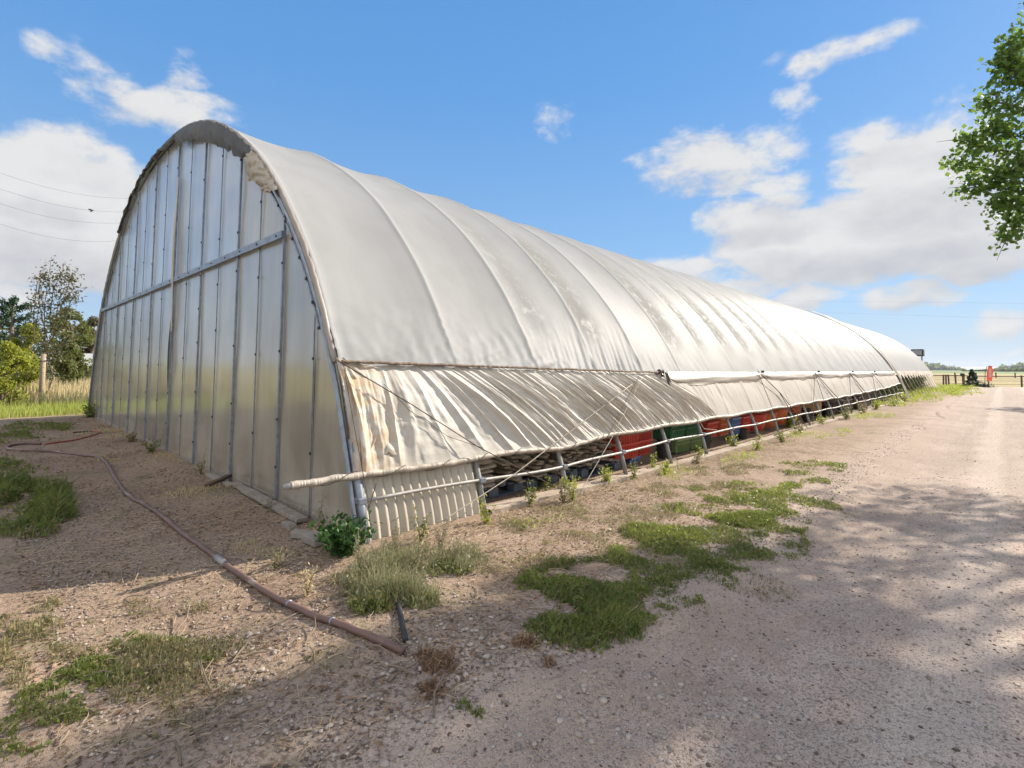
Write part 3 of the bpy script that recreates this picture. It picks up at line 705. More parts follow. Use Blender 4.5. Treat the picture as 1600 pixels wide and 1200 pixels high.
ROPES_AND_SHADOW = [([(527, 563), (640, 630), (745, 697), (870, 762)], 'rope_dark', .006), ([(535, 563), (556, 680), (574, 775), (580, 830)], 'rope_dark', .0035),
 ([(988, 600), (805, 740), (690, 815)], 'rope_pale', .006), ([(1004, 588), (955, 686), (905, 772)], 'rope_pale', .006), ([(1000, 585), (945, 690)], 'rope_dark', .0045),
 ([(600, 600), (640, 641), (700, 682), (755, 700)], 'rope_dark', .003),  # thin dark cord drawn where the first line's shadow falls on the curtain
 ([(1184, 580), (1210, 647)], 'rope_dark', .006), ([(1184, 580), (1217, 612), (1234, 640), (1240, 650)], 'rope_dark', .010), ([(1186, 582), (1219, 614), (1262, 669)], 'rope_dark', .010),
 ([(1273, 582), (1270, 664)], 'rope_dark', .008), ([(1273, 582), (1297, 654)], 'rope_dark', .008), ([(1273, 582), (1312, 625)], 'rope_dark', .012), ([(1273, 584), (1305, 624)], 'rope_dark', .009),
 ([(1327, 582), (1331, 644)], 'rope_dark', .009), ([(1327, 582), (1354, 615)], 'rope_dark', .014), ([(1327, 583), (1350, 617)], 'rope_dark', .010),
 ([(1362, 582), (1373, 633)], 'rope_dark', .010), ([(1362, 582), (1382, 607)], 'rope_dark', .012), ([(1085, 645), (1100, 670), (1120, 672)], 'rope_pale', .006),
 ([(576, 795), (588, 755)], 'rope_dark', .005), ([(1052, 672), (1060, 738)], 'rope_dark', .004)]
for pts, mm, r in ROPES_AND_SHADOW:
    mb = MB(); q = []
    for i in range(len(pts)-1):
        for j in range(8):
            f = j/8; q.append((pts[i][0]+(pts[i+1][0]-pts[i][0])*f, pts[i][1]+(pts[i+1][1]-pts[i][1])*f))
    q.append(pts[-1]); w3 = []
    for (a, b_) in q:
        p_ = at_x(a, b_, -4.6)
        for _ in range(5):
            z_ = p_.z-slope(p_.y); p_ = at_x(a, b_, side(max(0, min(HIPZ, z_)), .20 if a < 1100 else .16))
        w3.append(p_)
    mb.tube(w3, r, 6); part(mb, 'rope', M[mm], True)
# corrugated panel behind the tube at the corner
def corr(u, v):
    y = Y0+.04+1.42*u; z = -.04+1.02*v; return (side(z, -.005+.017*math.sin(y*2*math.pi/.105)), y, z+slope(y))
mb = MB(); mb.grid(190, 8, corr); part(mb, 'corrugated_panel', M['fiber'], True, label='tan corrugated panel at the foot of the corner')
mb = MB(); mb.tube([(side(z, .03), Y0+.0, z) for z in (-.05, .3, .6, .9)], .036, 10); part(mb, 'corner_post', M['steel'], True)
# base sill along the side and gable
mb = MB(); mb.grid(200, 5, lambda u, v: (-4.16+.05*(v > .6)+(.0 if v > .3 else -.16)+.012*noise.noise(Vector((u*90, v, 2))), 4.0+34.4*u, slope(4+34.4*u)+(.05 if .2 < v < .9 else -.06)+.012*noise.noise(Vector((u*60, 1, 2))))); part(mb, 'side_sill', M['sill'])
mb = MB(); mb.box((XC+.6, Y0+.02, .015), (14.6, .06, .09)); part(mb, 'gable_sill', M['wood'])
# end divider: broad arched collar where the second tunnel begins
def collar(u, v):
    s = LT*u; x, z = prof(s); nx, nz = pnorm(s); o_ = .14+.03*noise.noise(Vector((s*2, v*2, 6)))+.05*math.sin(v*3.14)
    return (x+nx*o_, YE-.05+.75*v, z+nz*o_+slope(YE)-.02)
mb = MB(); mb.grid(140, 8, collar); part(mb, 'end_collar', film('collar_cloth', (.22, .20, .17), (.13, .12, .10), .05, .7, .3), True, label='weathered grey cloth collar over the last hoop')
# ---------------------------------------------------------------- second tunnel
Y2 = YE+.7; N2 = 15; Y2E = Y2+1.45*N2
G2 = empty('greenhouse', (XC, Y2, slope(Y2)), 0, 'second white hoop greenhouse beyond the first, its side open with leaning poles', 'greenhouse')
mb = MB(); mb.grid(N2*6+1, 61, lambda u, v: roof_pt(u, v, Y2, Y2E, 1.45, S_HIP-.05, LT-.4, 0)); part(mb, 'roof_cover', M['roof2'], True, root=G2)
for k in range(N2+1): hoop(Y2+1.45*k+(-.03 if k == N2 else .05), G2, .03, .02, S_HIP-.1, LT)
def scal(u, v):
    y = Y2+(Y2E-Y2)*u; k = ((y-Y2)/1.45) % 1; hgt = .20+.28*math.sin(math.pi*k)**1.2+.08*noise.noise(Vector((y*2, 0, 0))); z = HIPZ+.03-hgt*v
    return (side(z, .09+.05*noise.noise(Vector((y*4, v*2, 1)))), y, z+slope(y))
mb = MB(); mb.grid(240, 8, scal); part(mb, 'valance', M['trim'], True, root=G2)
for k in range(12):
    y = Y2+.5+1.8*k; mb = MB(); mb.tube([(side(1.6, .1), y-.35, 1.55+slope(y)), (side(0, .12), y+.12, slope(y)-.03)], .022, 6); part(mb, 'leaning_pole', M['rail'], True, root=G2)
mb = MB()
pr = [(prof(s)[0], Y2E, prof(s)[1]+slope(Y2E)) for s in np.linspace(0, LT, 60)]
mb.add(pr, [tuple(range(60))]); part(mb, 'end_wall', M['poly_lo'], root=G2)

# ================================================================ vegetation helpers
def leaf_arrays(C, size, aspect=.55, flat=.0, jitter=.35, gen=rng, upright=0.):
    n = len(C); C = np.asarray(C, float)
    d = gen.normal(size=(n, 3)); d[:, 2] = d[:, 2]*(1-flat)+upright*2; d /= np.linalg.norm(d, axis=1)[:, None]+1e-9
    a = gen.normal(size=(n, 3)); s_ = np.cross(d, a); s_ /= np.linalg.norm(s_, axis=1)[:, None]+1e-9
    nn = np.cross(d, s_)
    L = size*(1+jitter*gen.uniform(-1, 1, n))[:, None] if np.isscalar(size) else np.asarray(size)[:, None]
    b = C-d*L*.5; t_ = C+d*L*.5; m1 = C+s_*L*aspect*.5+nn*L*.08; m2 = C-s_*L*aspect*.5+nn*L*.08
    V = np.stack([b, m1, t_, m2], 1).reshape(-1, 3); F = np.arange(4*n).reshape(n, 4); return V, F
def blades(B, h, lean=.35, wd=.006, gen=rng):
    n = len(B); B = np.asarray(B, float); h = np.asarray(h) if not np.isscalar(h) else np.full(n, h)
    a = gen.uniform(0, 2*np.pi, n); l = gen.uniform(.05, 1, n)*lean*h; ax = np.stack([np.cos(a), np.sin(a), 0*a], 1)
    sd_ = np.stack([-np.sin(a+.8), np.cos(a+.8), 0*a], 1)*wd*.5
    up = np.array([0, 0, 1.])
    m_ = B+ax*(l*.35)[:, None]+up*(h*.6)[:, None]; t_ = B+ax*l[:, None]+up*h[:, None]
    V = np.stack([B-sd_, B+sd_, m_+sd_*.8, m_-sd_*.8, t_+sd_*.15, t_-sd_*.15], 1).reshape(-1, 3)
    k = np.arange(n)[:, None]*6
    F = np.concatenate([k+np.array([[0, 1, 2, 3]]), k+np.array([[3, 2, 4, 5]])], 0); return V, F
def clump_points(c, rad, n, gen=rng, shell=.55, gap=1.6, thr=-.12):
    c = np.array(c); rad = np.array(rad, float); out = []
    tries = 0
    while len(out) < n and tries < 12:
        d = gen.normal(size=(n*2, 3)); d /= np.linalg.norm(d, axis=1)[:, None]; r = gen.uniform(shell**3, 1, n*2)**(1/3)
        P = c+d*r[:, None]*rad
        for p in P:
            if noise.noise(Vector((p[0]*gap, p[1]*gap, p[2]*gap))) > thr: out.append(p)
            if len(out) >= n: break
        tries += 1
    return np.array(out)

M['cotton'] = leafmat('cottonwood_leaf', (.04, .095, .02), (.17, .26, .05), .5)
M['pine'] = leafmat('pine_needles', (.018, .045, .022), (.04, .085, .035), .1)
M['bush'] = leafmat('yellow_green_leaf', (.13, .19, .025), (.36, .36, .06), .5)
M['olive'] = leafmat('olive_leaf', (.06, .10, .03), (.20, .21, .06), .4)
M['rust'] = leafmat('turning_leaf', (.035, .06, .03), (.16, .13, .05), .3)
M['grassy'] = leafmat('meadow_grass', (.20, .27, .05), (.38, .40, .10), .5, .6)
M['strawg'] = leafmat('straw_grass', (.42, .34, .18), (.58, .48, .28), .4, .6)
M['greyg'] = leafmat('grey_green_weed', (.12, .145, .075), (.25, .25, .13), .35, .8, dead=.25)
M['mat_g'] = leafmat('low_green_leaf', (.055, .095, .022), (.20, .23, .05), .4, 2.6, dead=.16)
M['mat_b'] = leafmat('bright_green_leaf', (.15, .22, .03), (.34, .38, .06), .45, 2.2, dead=.08)
M['mat_d'] = leafmat('dull_green_leaf', (.09, .10, .045), (.24, .22, .10), .35, 2.2, dead=.35)
M['weed'] = leafmat('broad_weed_leaf', (.018, .06, .012), (.045, .11, .02), .3, 4)
M['ever'] = leafmat('dark_evergreen', (.012, .035, .015), (.03, .06, .025), .1)

def woody(name, root, specs, mat):
    mb = MB()
    for pts, r0, r1 in specs:
        n = len(pts); mb.tube(pts, [r0+(r1-r0)*i/(n-1) for i in range(n)], 8)
    return mb.build(name, mat, root, True)
def limb(a, b, sag=.1, n=7, w=.12):
    a = Vector(a); b = Vector(b); L = (b-a).length
    return [a+(b-a)*(i/(n-1))+Vector((noise.noise(Vector((a.x+i*.6, b.y, 1))), noise.noise(Vector((a.y, i*.6, b.x))), .5*sag*math.sin(math.pi*i/(n-1))))*L*w*math.sin(math.pi*i/(n-1)) for i in range(n)]

# ---------------------------------------------------------------- cottonwood standing right of the road; its boughs reach into the frame
def big_tree(loc, clumps, label, leaf=.085, seed=1, trunk_h=3.2, trunk_r=.24, boughs=()):
    g = np.random.default_rng(seed)
    root = empty('cottonwood_tree', loc, 0, label, 'tree', 'cottonwoods right of the road'); specs = [([Vector((0, 0, -.1)), Vector((.05, .03, 1.2)), Vector((-.04, .1, trunk_h)), Vector((.05, .05, trunk_h+2.4)), Vector((0, 0, trunk_h+4.6))], trunk_r, .07)]
    Ps = []
    for (cx_, cy_, cz_, rx_, ry_, rz_, n) in clumps:
        specs.append((limb((0, 0, trunk_h*.9), (cx_, cy_, cz_)), .09, .02))
        Ps.append(clump_points((cx_, cy_, cz_), (rx_, ry_, rz_), n, g))
    for pts, spread, n in boughs:
        pts = [Vector(p) for p in pts]; specs.append((pts, .03, .006))
        for q in range(9):
            f = g.random()*(len(pts)-1.01); j = int(f); p0 = pts[j].lerp(pts[j+1], f-j); d_ = Vector(g.normal(size=3))*.16+(pts[-1]-pts[0]).normalized()*.18
            specs.append(([p0, p0+d_*.5+Vector((0, 0, .02)), p0+d_], .008, .002))
        k = len(pts)-1
        for i in range(n):
            f = g.random()**.8*k; j = min(int(f), k-1); p = pts[j].lerp(pts[j+1], f-j); s_ = spread*(1-.45*f/k)
            off = Vector(g.normal(size=3))*s_*.5; Ps.append(np.array([p+off]))
    woody('trunk', root, specs, M['bark'])
    V, F = leaf_arrays(np.concatenate(Ps), leaf, .9, gen=g); mesh_np('crown', V, F, M['cotton'], root)
    return root
g9_ = np.random.default_rng(19)
TL = Vector((4.6, 15.5, slope(15.5)))
g_ = np.random.default_rng(5)
cl = []
for i in range(24):   # foliage masses of the crown
    a = g_.uniform(0, 6.28); rr = g_.uniform(.8, 4.6); zz = g_.uniform(3.6, 11.0); k = math.sqrt(max(.1, 1-((zz-7.2)/4.6)**2)); cx_, cy_ = rr*k*math.cos(a), rr*k*math.sin(a)*1.15
    s_ = g_.uniform(.8, 1.35); cl.append((max(cx_, -4.1+s_), cy_, zz, s_, s_, s_*.6, 950))
for i in range(9):
    zz = g9_.uniform(7.6, 10.6); s_ = g9_.uniform(.6, 1.0); cl.append((g9_.uniform(-3.9+s_*.8, -1.6), g9_.uniform(-2.6, 2.6), zz, s_, s_, s_*.5, 800))
def rel(px, py, y, L=TL):
    p = at_y(px, py, y); return tuple(p-L)
bo = []
for pts in ([(1700, 300, 12.5), (1590, 275, 12.3), (1530, 262, 12.1), (1478, 256, 12.0)], [(1700, 260, 12.6), (1590, 240, 12.4), (1535, 228, 12.2), (1502, 218, 12.1)],
            [(1700, 190, 12.8), (1600, 170, 12.5), (1560, 160, 12.3), (1530, 160, 12.2)], [(1700, 110, 12.8), (1610, 110, 12.5), (1575, 115, 12.3), (1565, 85, 12.2)],
            [(1700, 330, 12.4), (1610, 330, 12.2), (1585, 350, 12.1), (1573, 374, 12.0)], [(1690, 290, 12.2), (1600, 300, 12.1), (1540, 290, 12.0), (1502, 296, 11.9)],
            [(1700, 210, 12.5), (1600, 215, 12.4), (1560, 205, 12.3), (1545, 196, 12.2)], [(1700, 60, 12.8), (1610, 60, 12.5), (1580, 70, 12.3), (1566, 130, 12.2)],
            [(1700, 150, 12.8), (1620, 150, 12.5), (1590, 120, 12.3), (1575, 60, 12.2)], [(1700, 310, 12.4), (1620, 290, 12.2), (1570, 320, 12.1), (1556, 322, 12.0)], [(1700, 220, 12.4), (1640, 240, 12.2), (1600, 250, 12.1), (1560, 285, 12.0)]):
    bo.append(([rel(*p) for p in pts], .34, 420))
big_tree(TL, cl, 'green cottonwood whose leafy boughs hang in from the right above the road', seed=3, boughs=bo)
T2 = Vector((6.6, 44, slope(44))); cl2 = []
for i in range(18):
    a = g_.uniform(0, 6.28); rr = g_.uniform(.8, 4.2); zz = g_.uniform(3, 9.5); k = math.sqrt(max(.1, 1-((zz-6)/4.4)**2)); s_ = g_.uniform(1., 1.6)
    cl2.append((max(rr*k*math.cos(a), -4.9+s_), rr*k*math.sin(a)*1.2, zz, s_, s_, s_*.75, 700))
big_tree(T2, cl2, 'cottonwood farther along the right edge of the road, casting shade across it', leaf=.14, seed=4)

# ---------------------------------------------------------------- left background
def at_depth_left(px, py, dist):
    d = raydir(px, py); t_ = dist/math.hypot(d.x, d.y); return Vector((d.x*t_, d.y*t_, H+d.z*t_))
def shrub(name, label, px, ptop, half, dist, mat, n=5000, leaf=.12, cat='tree', seed=1, group=None, base=0., tall=False, thr=-.12):
    g = np.random.default_rng(seed); top = at_depth_left(px, ptop, dist); loc = Vector((top.x, top.y, 0)); h = top.z
    root = empty(name, loc, 0, label, cat, group); Ps = []; specs = []
    W_ = half/FPX*dist*1.05
    specs.append(([Vector((0, 0, -.05)), Vector((.03*h, 0, h*.35)), Vector((0, .02*h, h*.75))], .035*h**.8, .01*h))
    nc = 16
    for i in range(nc):
        zz = h*(base+.12+(.80-base)*((i+.5)/nc)); kk = math.sin(math.pi*min(1, .25+.75*((i+.5)/nc)))**.6 if not tall else (1-.75*(i+.5)/nc)
        a = g.uniform(0, 6.28); r_ = W_*.62*kk*g.uniform(.4, 1.0); s_ = W_*g.uniform(.32, .52)*(.6+.4*kk)
        c = (r_*math.cos(a), r_*math.sin(a), zz); specs.append((limb((0, 0, zz*.6), c), .012*h, .004*h)); Ps.append(clump_points(c, (s_, s_, s_*.85), n//nc, g, thr=thr))
    woody('trunk', root, specs, M['bark']); V, F = leaf_arrays(np.concatenate(Ps), leaf, .6, gen=g); mesh_np('crown', V, F, M[mat], root); return root
# evergreen at the left edge: limbs rising to feathery tips
def evergreen(px, ptop, half, dist, label, seed=2):
    g = np.random.default_rng(seed); top = at_depth_left(px, ptop, dist); loc = Vector((top.x, top.y, 0)); h = top.z; W_ = half/FPX*dist
    root = empty('pine_tree', loc, 0, label, 'tree', 'pines at the left'); specs = [([Vector((0, 0, -.1)), Vector((0, 0, h*.5)), Vector((0, 0, h*.97))], .16, .03)]; Ps = []
    for i in range(46):
        f = i/46; a = g.uniform(0, 6.28); zz = h*(.1+.85*f); L = W_*(1-f)**.75*g.uniform(.75, 1.15)+.25
        tip = Vector((L*math.cos(a), L*math.sin(a), zz+L*.42)); st_ = Vector((0, 0, zz-.1*L)); pts = [st_.lerp(tip, q/4)+Vector((0, 0, -.05*math.sin(q/4*3.14)*L)) for q in range(5)]
        specs.append((pts, .035, .008))
        for q in range(60):
            p = pts[0].lerp(pts[-1], .25+.8*g.random()); Ps.append(np.array(p+Vector(g.normal(size=3))*(.05+.07*L*(1-.5*f)))[None])
    woody('trunk', root, specs, M['bark']); V, F = leaf_arrays(np.concatenate(Ps), .22, .28, gen=g, upright=.25); mesh_np('crown', V, F, M['pine'], root)
evergreen(22, 462, 42, 33, 'dark pine with upswept branches at the left edge of the meadow')
evergreen(-12, 485, 34, 36, 'smaller dark pine cut by the left edge of the picture', 5)
shrub('bush', 'yellow-green bush between the dark pine and the staked sapling', 46, 500, 24, 27, 'bush', 5200, .11, 'bush', 11)
shrub('bush', 'yellow-green bush low at the left edge under the pine', 8, 530, 26, 25, 'bush', 4200, .11, 'bush', 12)
shrub('leafy_tree', 'dull green tree with yellowing leaves behind the sapling, left of the greenhouse', 105, 478, 34, 38, 'olive', 6500, .16, 'tree', 13)
shrub('leafy_tree', 'olive tree half hidden behind the edge of the greenhouse', 146, 490, 26, 44, 'rust', 5600, .17, 'tree', 14)
shrub('leafy_tree', 'dark green low tree at the foot of the sapling', 112, 528, 20, 31, 'olive', 4000, .12, 'tree', 15)
shrub('leafy_tree', 'broad olive tree seen farthest left behind the pines', -60, 490, 60, 46, 'olive', 6000, .18, 'tree', 16)
# staked sapling
g = np.random.default_rng(21); sp = at_depth_left(84, 402, 25.5); h = sp.z
root = empty('sapling', (sp.x, sp.y, 0), 0, 'slender sapling with sparse rust-tinged leaves tied beside a wooden stake', 'tree')
specs = []; Ps = []
def bpt(px, py): p = at_depth_left(px, py, 25.5); return Vector((p.x-sp.x, p.y-sp.y, p.z))
for line in ([(70, 622), (73, 590), (76, 545), (77, 480), (75, 400)], [(70, 590), (82, 540), (94, 470), (99, 410)], [(76, 545), (64, 500), (60, 440), (57, 428)], [(77, 520), (100, 480), (115, 440), (116, 424)],
             [(80, 530), (105, 505), (122, 470), (125, 462)], [(75, 560), (60, 530), (56, 480), (55, 465)], [(77, 500), (84, 450), (86, 420)], [(94, 480), (106, 450), (108, 430)], [(76, 550), (98, 535), (115, 500)], [(74, 530), (66, 470), (70, 430)]):
    pts = [bpt(*q)+Vector((g.normal()*.12, g.normal()*.12, 0)) for q in line]; pts[0] = bpt(*line[0]); specs.append((pts, .035 if line[0][1] > 600 else .018, .006))
    k = len(pts)-1
    for i in range(210):
        f = (.22 if line[0][1] > 600 else .05)*k+g.random()*k*(.78 if line[0][1] > 600 else .95); j = min(int(f), k-1); p = pts[j].lerp(pts[j+1], f-j)
        Ps.append(np.array(p+Vector(g.normal(size=3))*.16*(1.3-.5*f/k))[None])
woody('trunk', root, specs, M['bark']); V, F = leaf_arrays(np.concatenate(Ps), .10, .55, gen=g); mesh_np('crown', V, F, M['rust'], root)
# the stake
pb = at_depth_left(64, 624, 25.2); pt = at_depth_left(62, 553, 25.2)
root = empty('stake', (pb.x, pb.y, 0), 0, 'round wooden stake standing in the grass beside the sapling', 'post')
mb = MB(); mb.tube([(0, 0, -.05), (.01, 0, 1), (-.03, 0, pt.z)], [.085, .082, .078], 12); mb.build('pole', M['wood_tan'], root, True)
mb = MB(); mb.tube([(.09*math.cos(a), .09*math.sin(a), pt.z-.25+.01*math.sin(a*3)) for a in np.linspace(0, 6.2, 14)]+[(.3, .3, pt.z-.2)], .012, 5); mb.build('tie_strap', M['black'], root)
# little gabled coop roof far off beside the greenhouse
p = at_depth_left(131, 562, 40); root = empty('shed', (p.x, p.y, 0), R(-30), 'small low white-roofed shed in the dry grass at the edge of the greenhouse', 'shed')
mb = MB(); mb.box((0, 0, .75), (1.5, 1.6, 1.5)); mb.build('wall', M['wood'], root)
mb = MB(); mb.box((-.5, 0, 1.83), (1.3, 2, .06), (0, R(-35), 0)); mb.box((.5, 0, 1.83), (1.3, 2, .06), (0, R(35), 0)); mb.build('roof', simple('white_sheet', (.6, .6, .6), (.5, .5, .5)), root)
mb = MB(); mb.box((.0, -.83, .7), (.6, .06, 1.1)); mb.build('door', M['wood_brown'], root)

# ---------------------------------------------------------------- meadow grass to the left
def in_frame_pts(n, x0, x1, y0, y1, dens=None):
    P = rng.uniform([x0, y0], [x1, y1], (n, 2)); return P
def field(name, label, n, x0, x1, y0, y1, hlo, hhi, mat, wd, lean=.35, thr=None, nscale=.4, edge=None):
    P = in_frame_pts(n, x0, x1, y0, y1); keep = []
    for a, b_ in P:
        if edge and not edge(a, b_): continue
        if thr is not None and noise.noise(Vector((a*nscale, b_*nscale, 3))) < thr: continue
        keep.append((a, b_, gz(a, b_)))
    B = np.array(keep); V, F = blades(B, rng.uniform(hlo, hhi, len(B)), lean, wd)
    o = mesh_np(name, V, F, M[mat]); return tag(o, label, name.replace('_', ' '), kind='stuff')
eg = lambda a, b_: (a < -20.9-.3*noise.noise(Vector((a*.5, b_*.5, 0))) or b_ < 2.0) and not (a > -21.5 and b_ > 1.5) and (-a-.0)*1.0 > 0 and a < (-17.0-b_*.9)
field('short_grass', 'bright yellow-green grass at the near edge of the meadow', 52000, -36, -19.5, -3.0, 13, .12, .34, 'grassy', .022, edge=lambda a, b_: a < -21.0-.5*noise.noise(Vector((a*.5, b_*.5, 0))))
field('tall_grass', 'straw-coloured tall grass across the back of the meadow', 52000, -52, -25, -4, 26, .45, 1.0, 'strawg', .035, edge=lambda a, b_: a < -24.5)
field('weeds', 'grey-green tall weeds in the middle of the meadow', 30000, -36, -24, -3, 17, .3, .65, 'greyg', .03, thr=-.1, nscale=.35, edge=lambda a, b_: a < -23)

# ---------------------------------------------------------------- green mats and weeds on the near ground
def ellipse(px, py, hw, hh):
    c = ground(px, py); l = ground(px-hw, py); r_ = ground(px+hw, py); n_ = ground(px, py+hh); f_ = ground(px, py-hh)
    return (c, (r_-l)/2, (f_-n_)/2)
def patch(name, label, blobs, n, size, mat, h=.05, thr=.0, freq=4., cat='weeds', upright=.2, aspect=.6, edge=.55, gr=.45):
    """low leafy growth inside soft-edged blobs; blobs are (centre, half axis, half axis) on the ground"""
    out = []; bl = []; hs = []
    W_ = np.array([b[1].length*b[2].length for b in blobs]); W_ = W_/W_.sum()
    for b_, w__ in zip(blobs, W_):
        k = int(n*w__); a = rng.uniform(0, 2*np.pi, k); r_ = np.sqrt(rng.uniform(0, 2.0, k))
        for aa, rr in zip(a, r_):
            p = b_[0]+b_[1]*rr*math.cos(aa)+b_[2]*rr*math.sin(aa)
            q = noise.fractal(Vector((p.x*freq*.45, p.y*freq*.45, 7)), 1, 2.1, 5)*2.1+.45*noise.noise(Vector((p.x*23, p.y*23, 2)))
            d_ = q-thr+(.80-rr)*1.0
            if d_ < 0 and rng.random() > .03: continue
            if rng.random() > .30+d_*1.3: continue
            hh_ = h*max(.18, min(1.15, .25+d_*.8))
            if rng.random() < gr: bl.append((p.x, p.y, gz(p.x, p.y))); hs.append(hh_*rng.uniform(.5, 1.5)+.008)
            else: out.append((p.x, p.y, gz(p.x, p.y)+hh_*rng.random()**.7+.003))
    if not out: out = [tuple(blobs[0][0])]
    sz = size*rng.lognormal(-.15, .38, len(out)).clip(.4, 2.2)
    V, F = leaf_arrays(out, sz, aspect, flat=.5, upright=upright)
    if bl:
        V2, F2 = blades(bl, np.array(hs), .9, size*.22); F = np.concatenate([F, F2+len(V)]); V = np.concatenate([V, V2])
    return tag(mesh_np(name, V, F, M[mat]), label, cat, kind='stuff')
E_ = ellipse
patch('weed_mat', 'dense green mat of low weeds in the lower middle of the bare strip', [E_(870, 918, 85, 36), E_(955, 942, 80, 26), E_(905, 985, 70, 26), E_(890, 880, 45, 14)], 27000, .024, 'mat_g', .045, .02, gr=.55)
patch('dull_weeds', 'dry runners fringing the two long green mats', [E_(900, 930, 130, 50), E_(1090, 850, 140, 50), E_(1180, 785, 120, 26), E_(980, 860, 90, 30)], 26000, .02, 'mat_d', .03, .12, freq=4, gr=.6)
patch('weed_mat', 'long green mat of low weeds bordering the gravel, wider than the others', [E_(1050, 880, 75, 38), E_(1110, 840, 110, 32), E_(1165, 812, 75, 20), E_(1035, 910, 60, 16)], 44000, .025, 'mat_g', .05, -.2, gr=.55)
patch('bright_clover', 'sunny yellow-green growth topping the weed mats beside the gravel', [E_(1130, 812, 75, 12), E_(870, 908, 45, 14), E_(1200, 765, 60, 9), E_(1075, 838, 40, 10), E_(1270, 730, 30, 6)], 6500, .024, 'mat_b', .06, .02)
patch('weed_mat', 'green mat narrowing toward the road farther up the strip', [E_(1190, 778, 95, 20), E_(1120, 795, 60, 14), E_(1265, 732, 42, 8), E_(1250, 757, 35, 8)], 17000, .032, 'mat_g', .055, -.12)
patch('dull_weeds', 'thin dull weeds scattered between the kerb and the mats', [E_(830, 818, 60, 14), E_(930, 840, 60, 18), E_(985, 798, 60, 16), E_(880, 795, 50, 12), E_(870, 760, 40, 8), E_(1040, 770, 50, 12), E_(830, 880, 60, 20), E_(1150, 735, 60, 8), E_(1130, 765, 40, 8)], 26000, .022, 'mat_d', .045, .06, freq=6)
patch('bright_clover', 'bright green tufts growing along the sill of the side wall', [E_(845, 815, 38, 12), E_(1052, 745, 26, 10), E_(1150, 715, 24, 9), E_(1262, 680, 42, 6), E_(1345, 650, 40, 4), E_(1310, 672, 18, 4)], 7000, .034, 'mat_b', .09, -.05)
patch('bright_clover', 'bright lime growth at the foot of the second greenhouse', [E_(1455, 612, 60, 5), E_(1400, 630, 30, 4), E_(1420, 622, 40, 5), E_(1480, 606, 40, 3)], 16000, .11, 'mat_b', .25, -.3, freq=1.5)
patch('weed_mat', 'dark weed mat in the lower left foreground, shaded', [E_(230, 1065, 110, 36), E_(110, 1120, 130, 45), E_(330, 1030, 75, 20), E_(270, 1000, 80, 16), E_(60, 1165, 120, 40)], 34000, .022, 'mat_g', .042, .32, freq=2.6, gr=.6)
patch('dull_weeds', 'thin dry growth fringing the dark mat in the lower left foreground', [E_(220, 1060, 190, 60), E_(90, 1130, 160, 60), E_(330, 1020, 120, 30)], 16000, .02, 'mat_d', .04, .2, freq=4, gr=.6)
patch('dull_weeds', 'pale sparse weeds on the sunlit ground at the left edge', [E_(60, 980, 70, 40), E_(30, 1060, 70, 50), E_(120, 1020, 70, 30), E_(330, 990, 60, 14), E_(250, 950, 60, 14)], 10000, .022, 'mat_d', .055, .08, freq=6)
patch('weed_mat', 'knee-high dark green clump at the left edge beyond the hose', [E_(35, 800, 60, 26), E_(10, 770, 40, 20), E_(70, 775, 30, 14)], 12000, .045, 'mat_g', .18, -.3)
patch('weed_mat', 'low green weeds by the far bend of the hose', [E_(25, 684, 40, 7), E_(5, 730, 30, 10), E_(40, 735, 30, 8), E_(70, 668, 60, 5)], 6000, .05, 'mat_g', .09, -.05)
patch('feathery_weeds', 'pale feathery weeds spreading in front of the corrugated corner', [E_(600, 900, 60, 32), E_(650, 930, 45, 30), E_(690, 880, 60, 18), E_(620, 940, 50, 26), E_(730, 890, 30, 14)], 15000, .024, 'greyg', .13, -.15, upright=.5, aspect=.35)
patch('weed_mat', 'green under-leaves of the feathery weeds at the corner', [E_(640, 935, 50, 26), E_(600, 955, 40, 12), E_(700, 890, 40, 14)], 7000, .024, 'mat_g', .08, -.05)
patch('dry_litter', 'dry brown litter along the foot of the gable', [E_(470, 895, 60, 22), E_(400, 850, 60, 16), E_(300, 770, 60, 14), E_(220, 715, 50, 10), E_(165, 675, 45, 7), E_(540, 905, 50, 18)], 13000, .035, 'straw_leaf' if 'straw_leaf' in M else 'strawg', .035, -.1, upright=0, aspect=.18)
patch('weed_mat', 'small dark green tuft at the bottom edge, right of the dead weeds', [E_(752, 1108, 42, 20)], 1700, .024, 'mat_g', .05, -.3)
patch('dry_litter', 'brown dead weed tufts where the hose ends', [E_(668, 1035, 36, 20), E_(665, 1082, 30, 14), E_(560, 1085, 50, 20), E_(820, 1008, 16, 6), E_(860, 1035, 14, 6)], 4200, .04, 'dleaf', .05, -.1, upright=.1, aspect=.15)
patch('weed_mat', 'green growth inside the second greenhouse, seen between its poles', [E_(1440, 604, 30, 3)], 10, .1, 'mat_g', .3, -1)

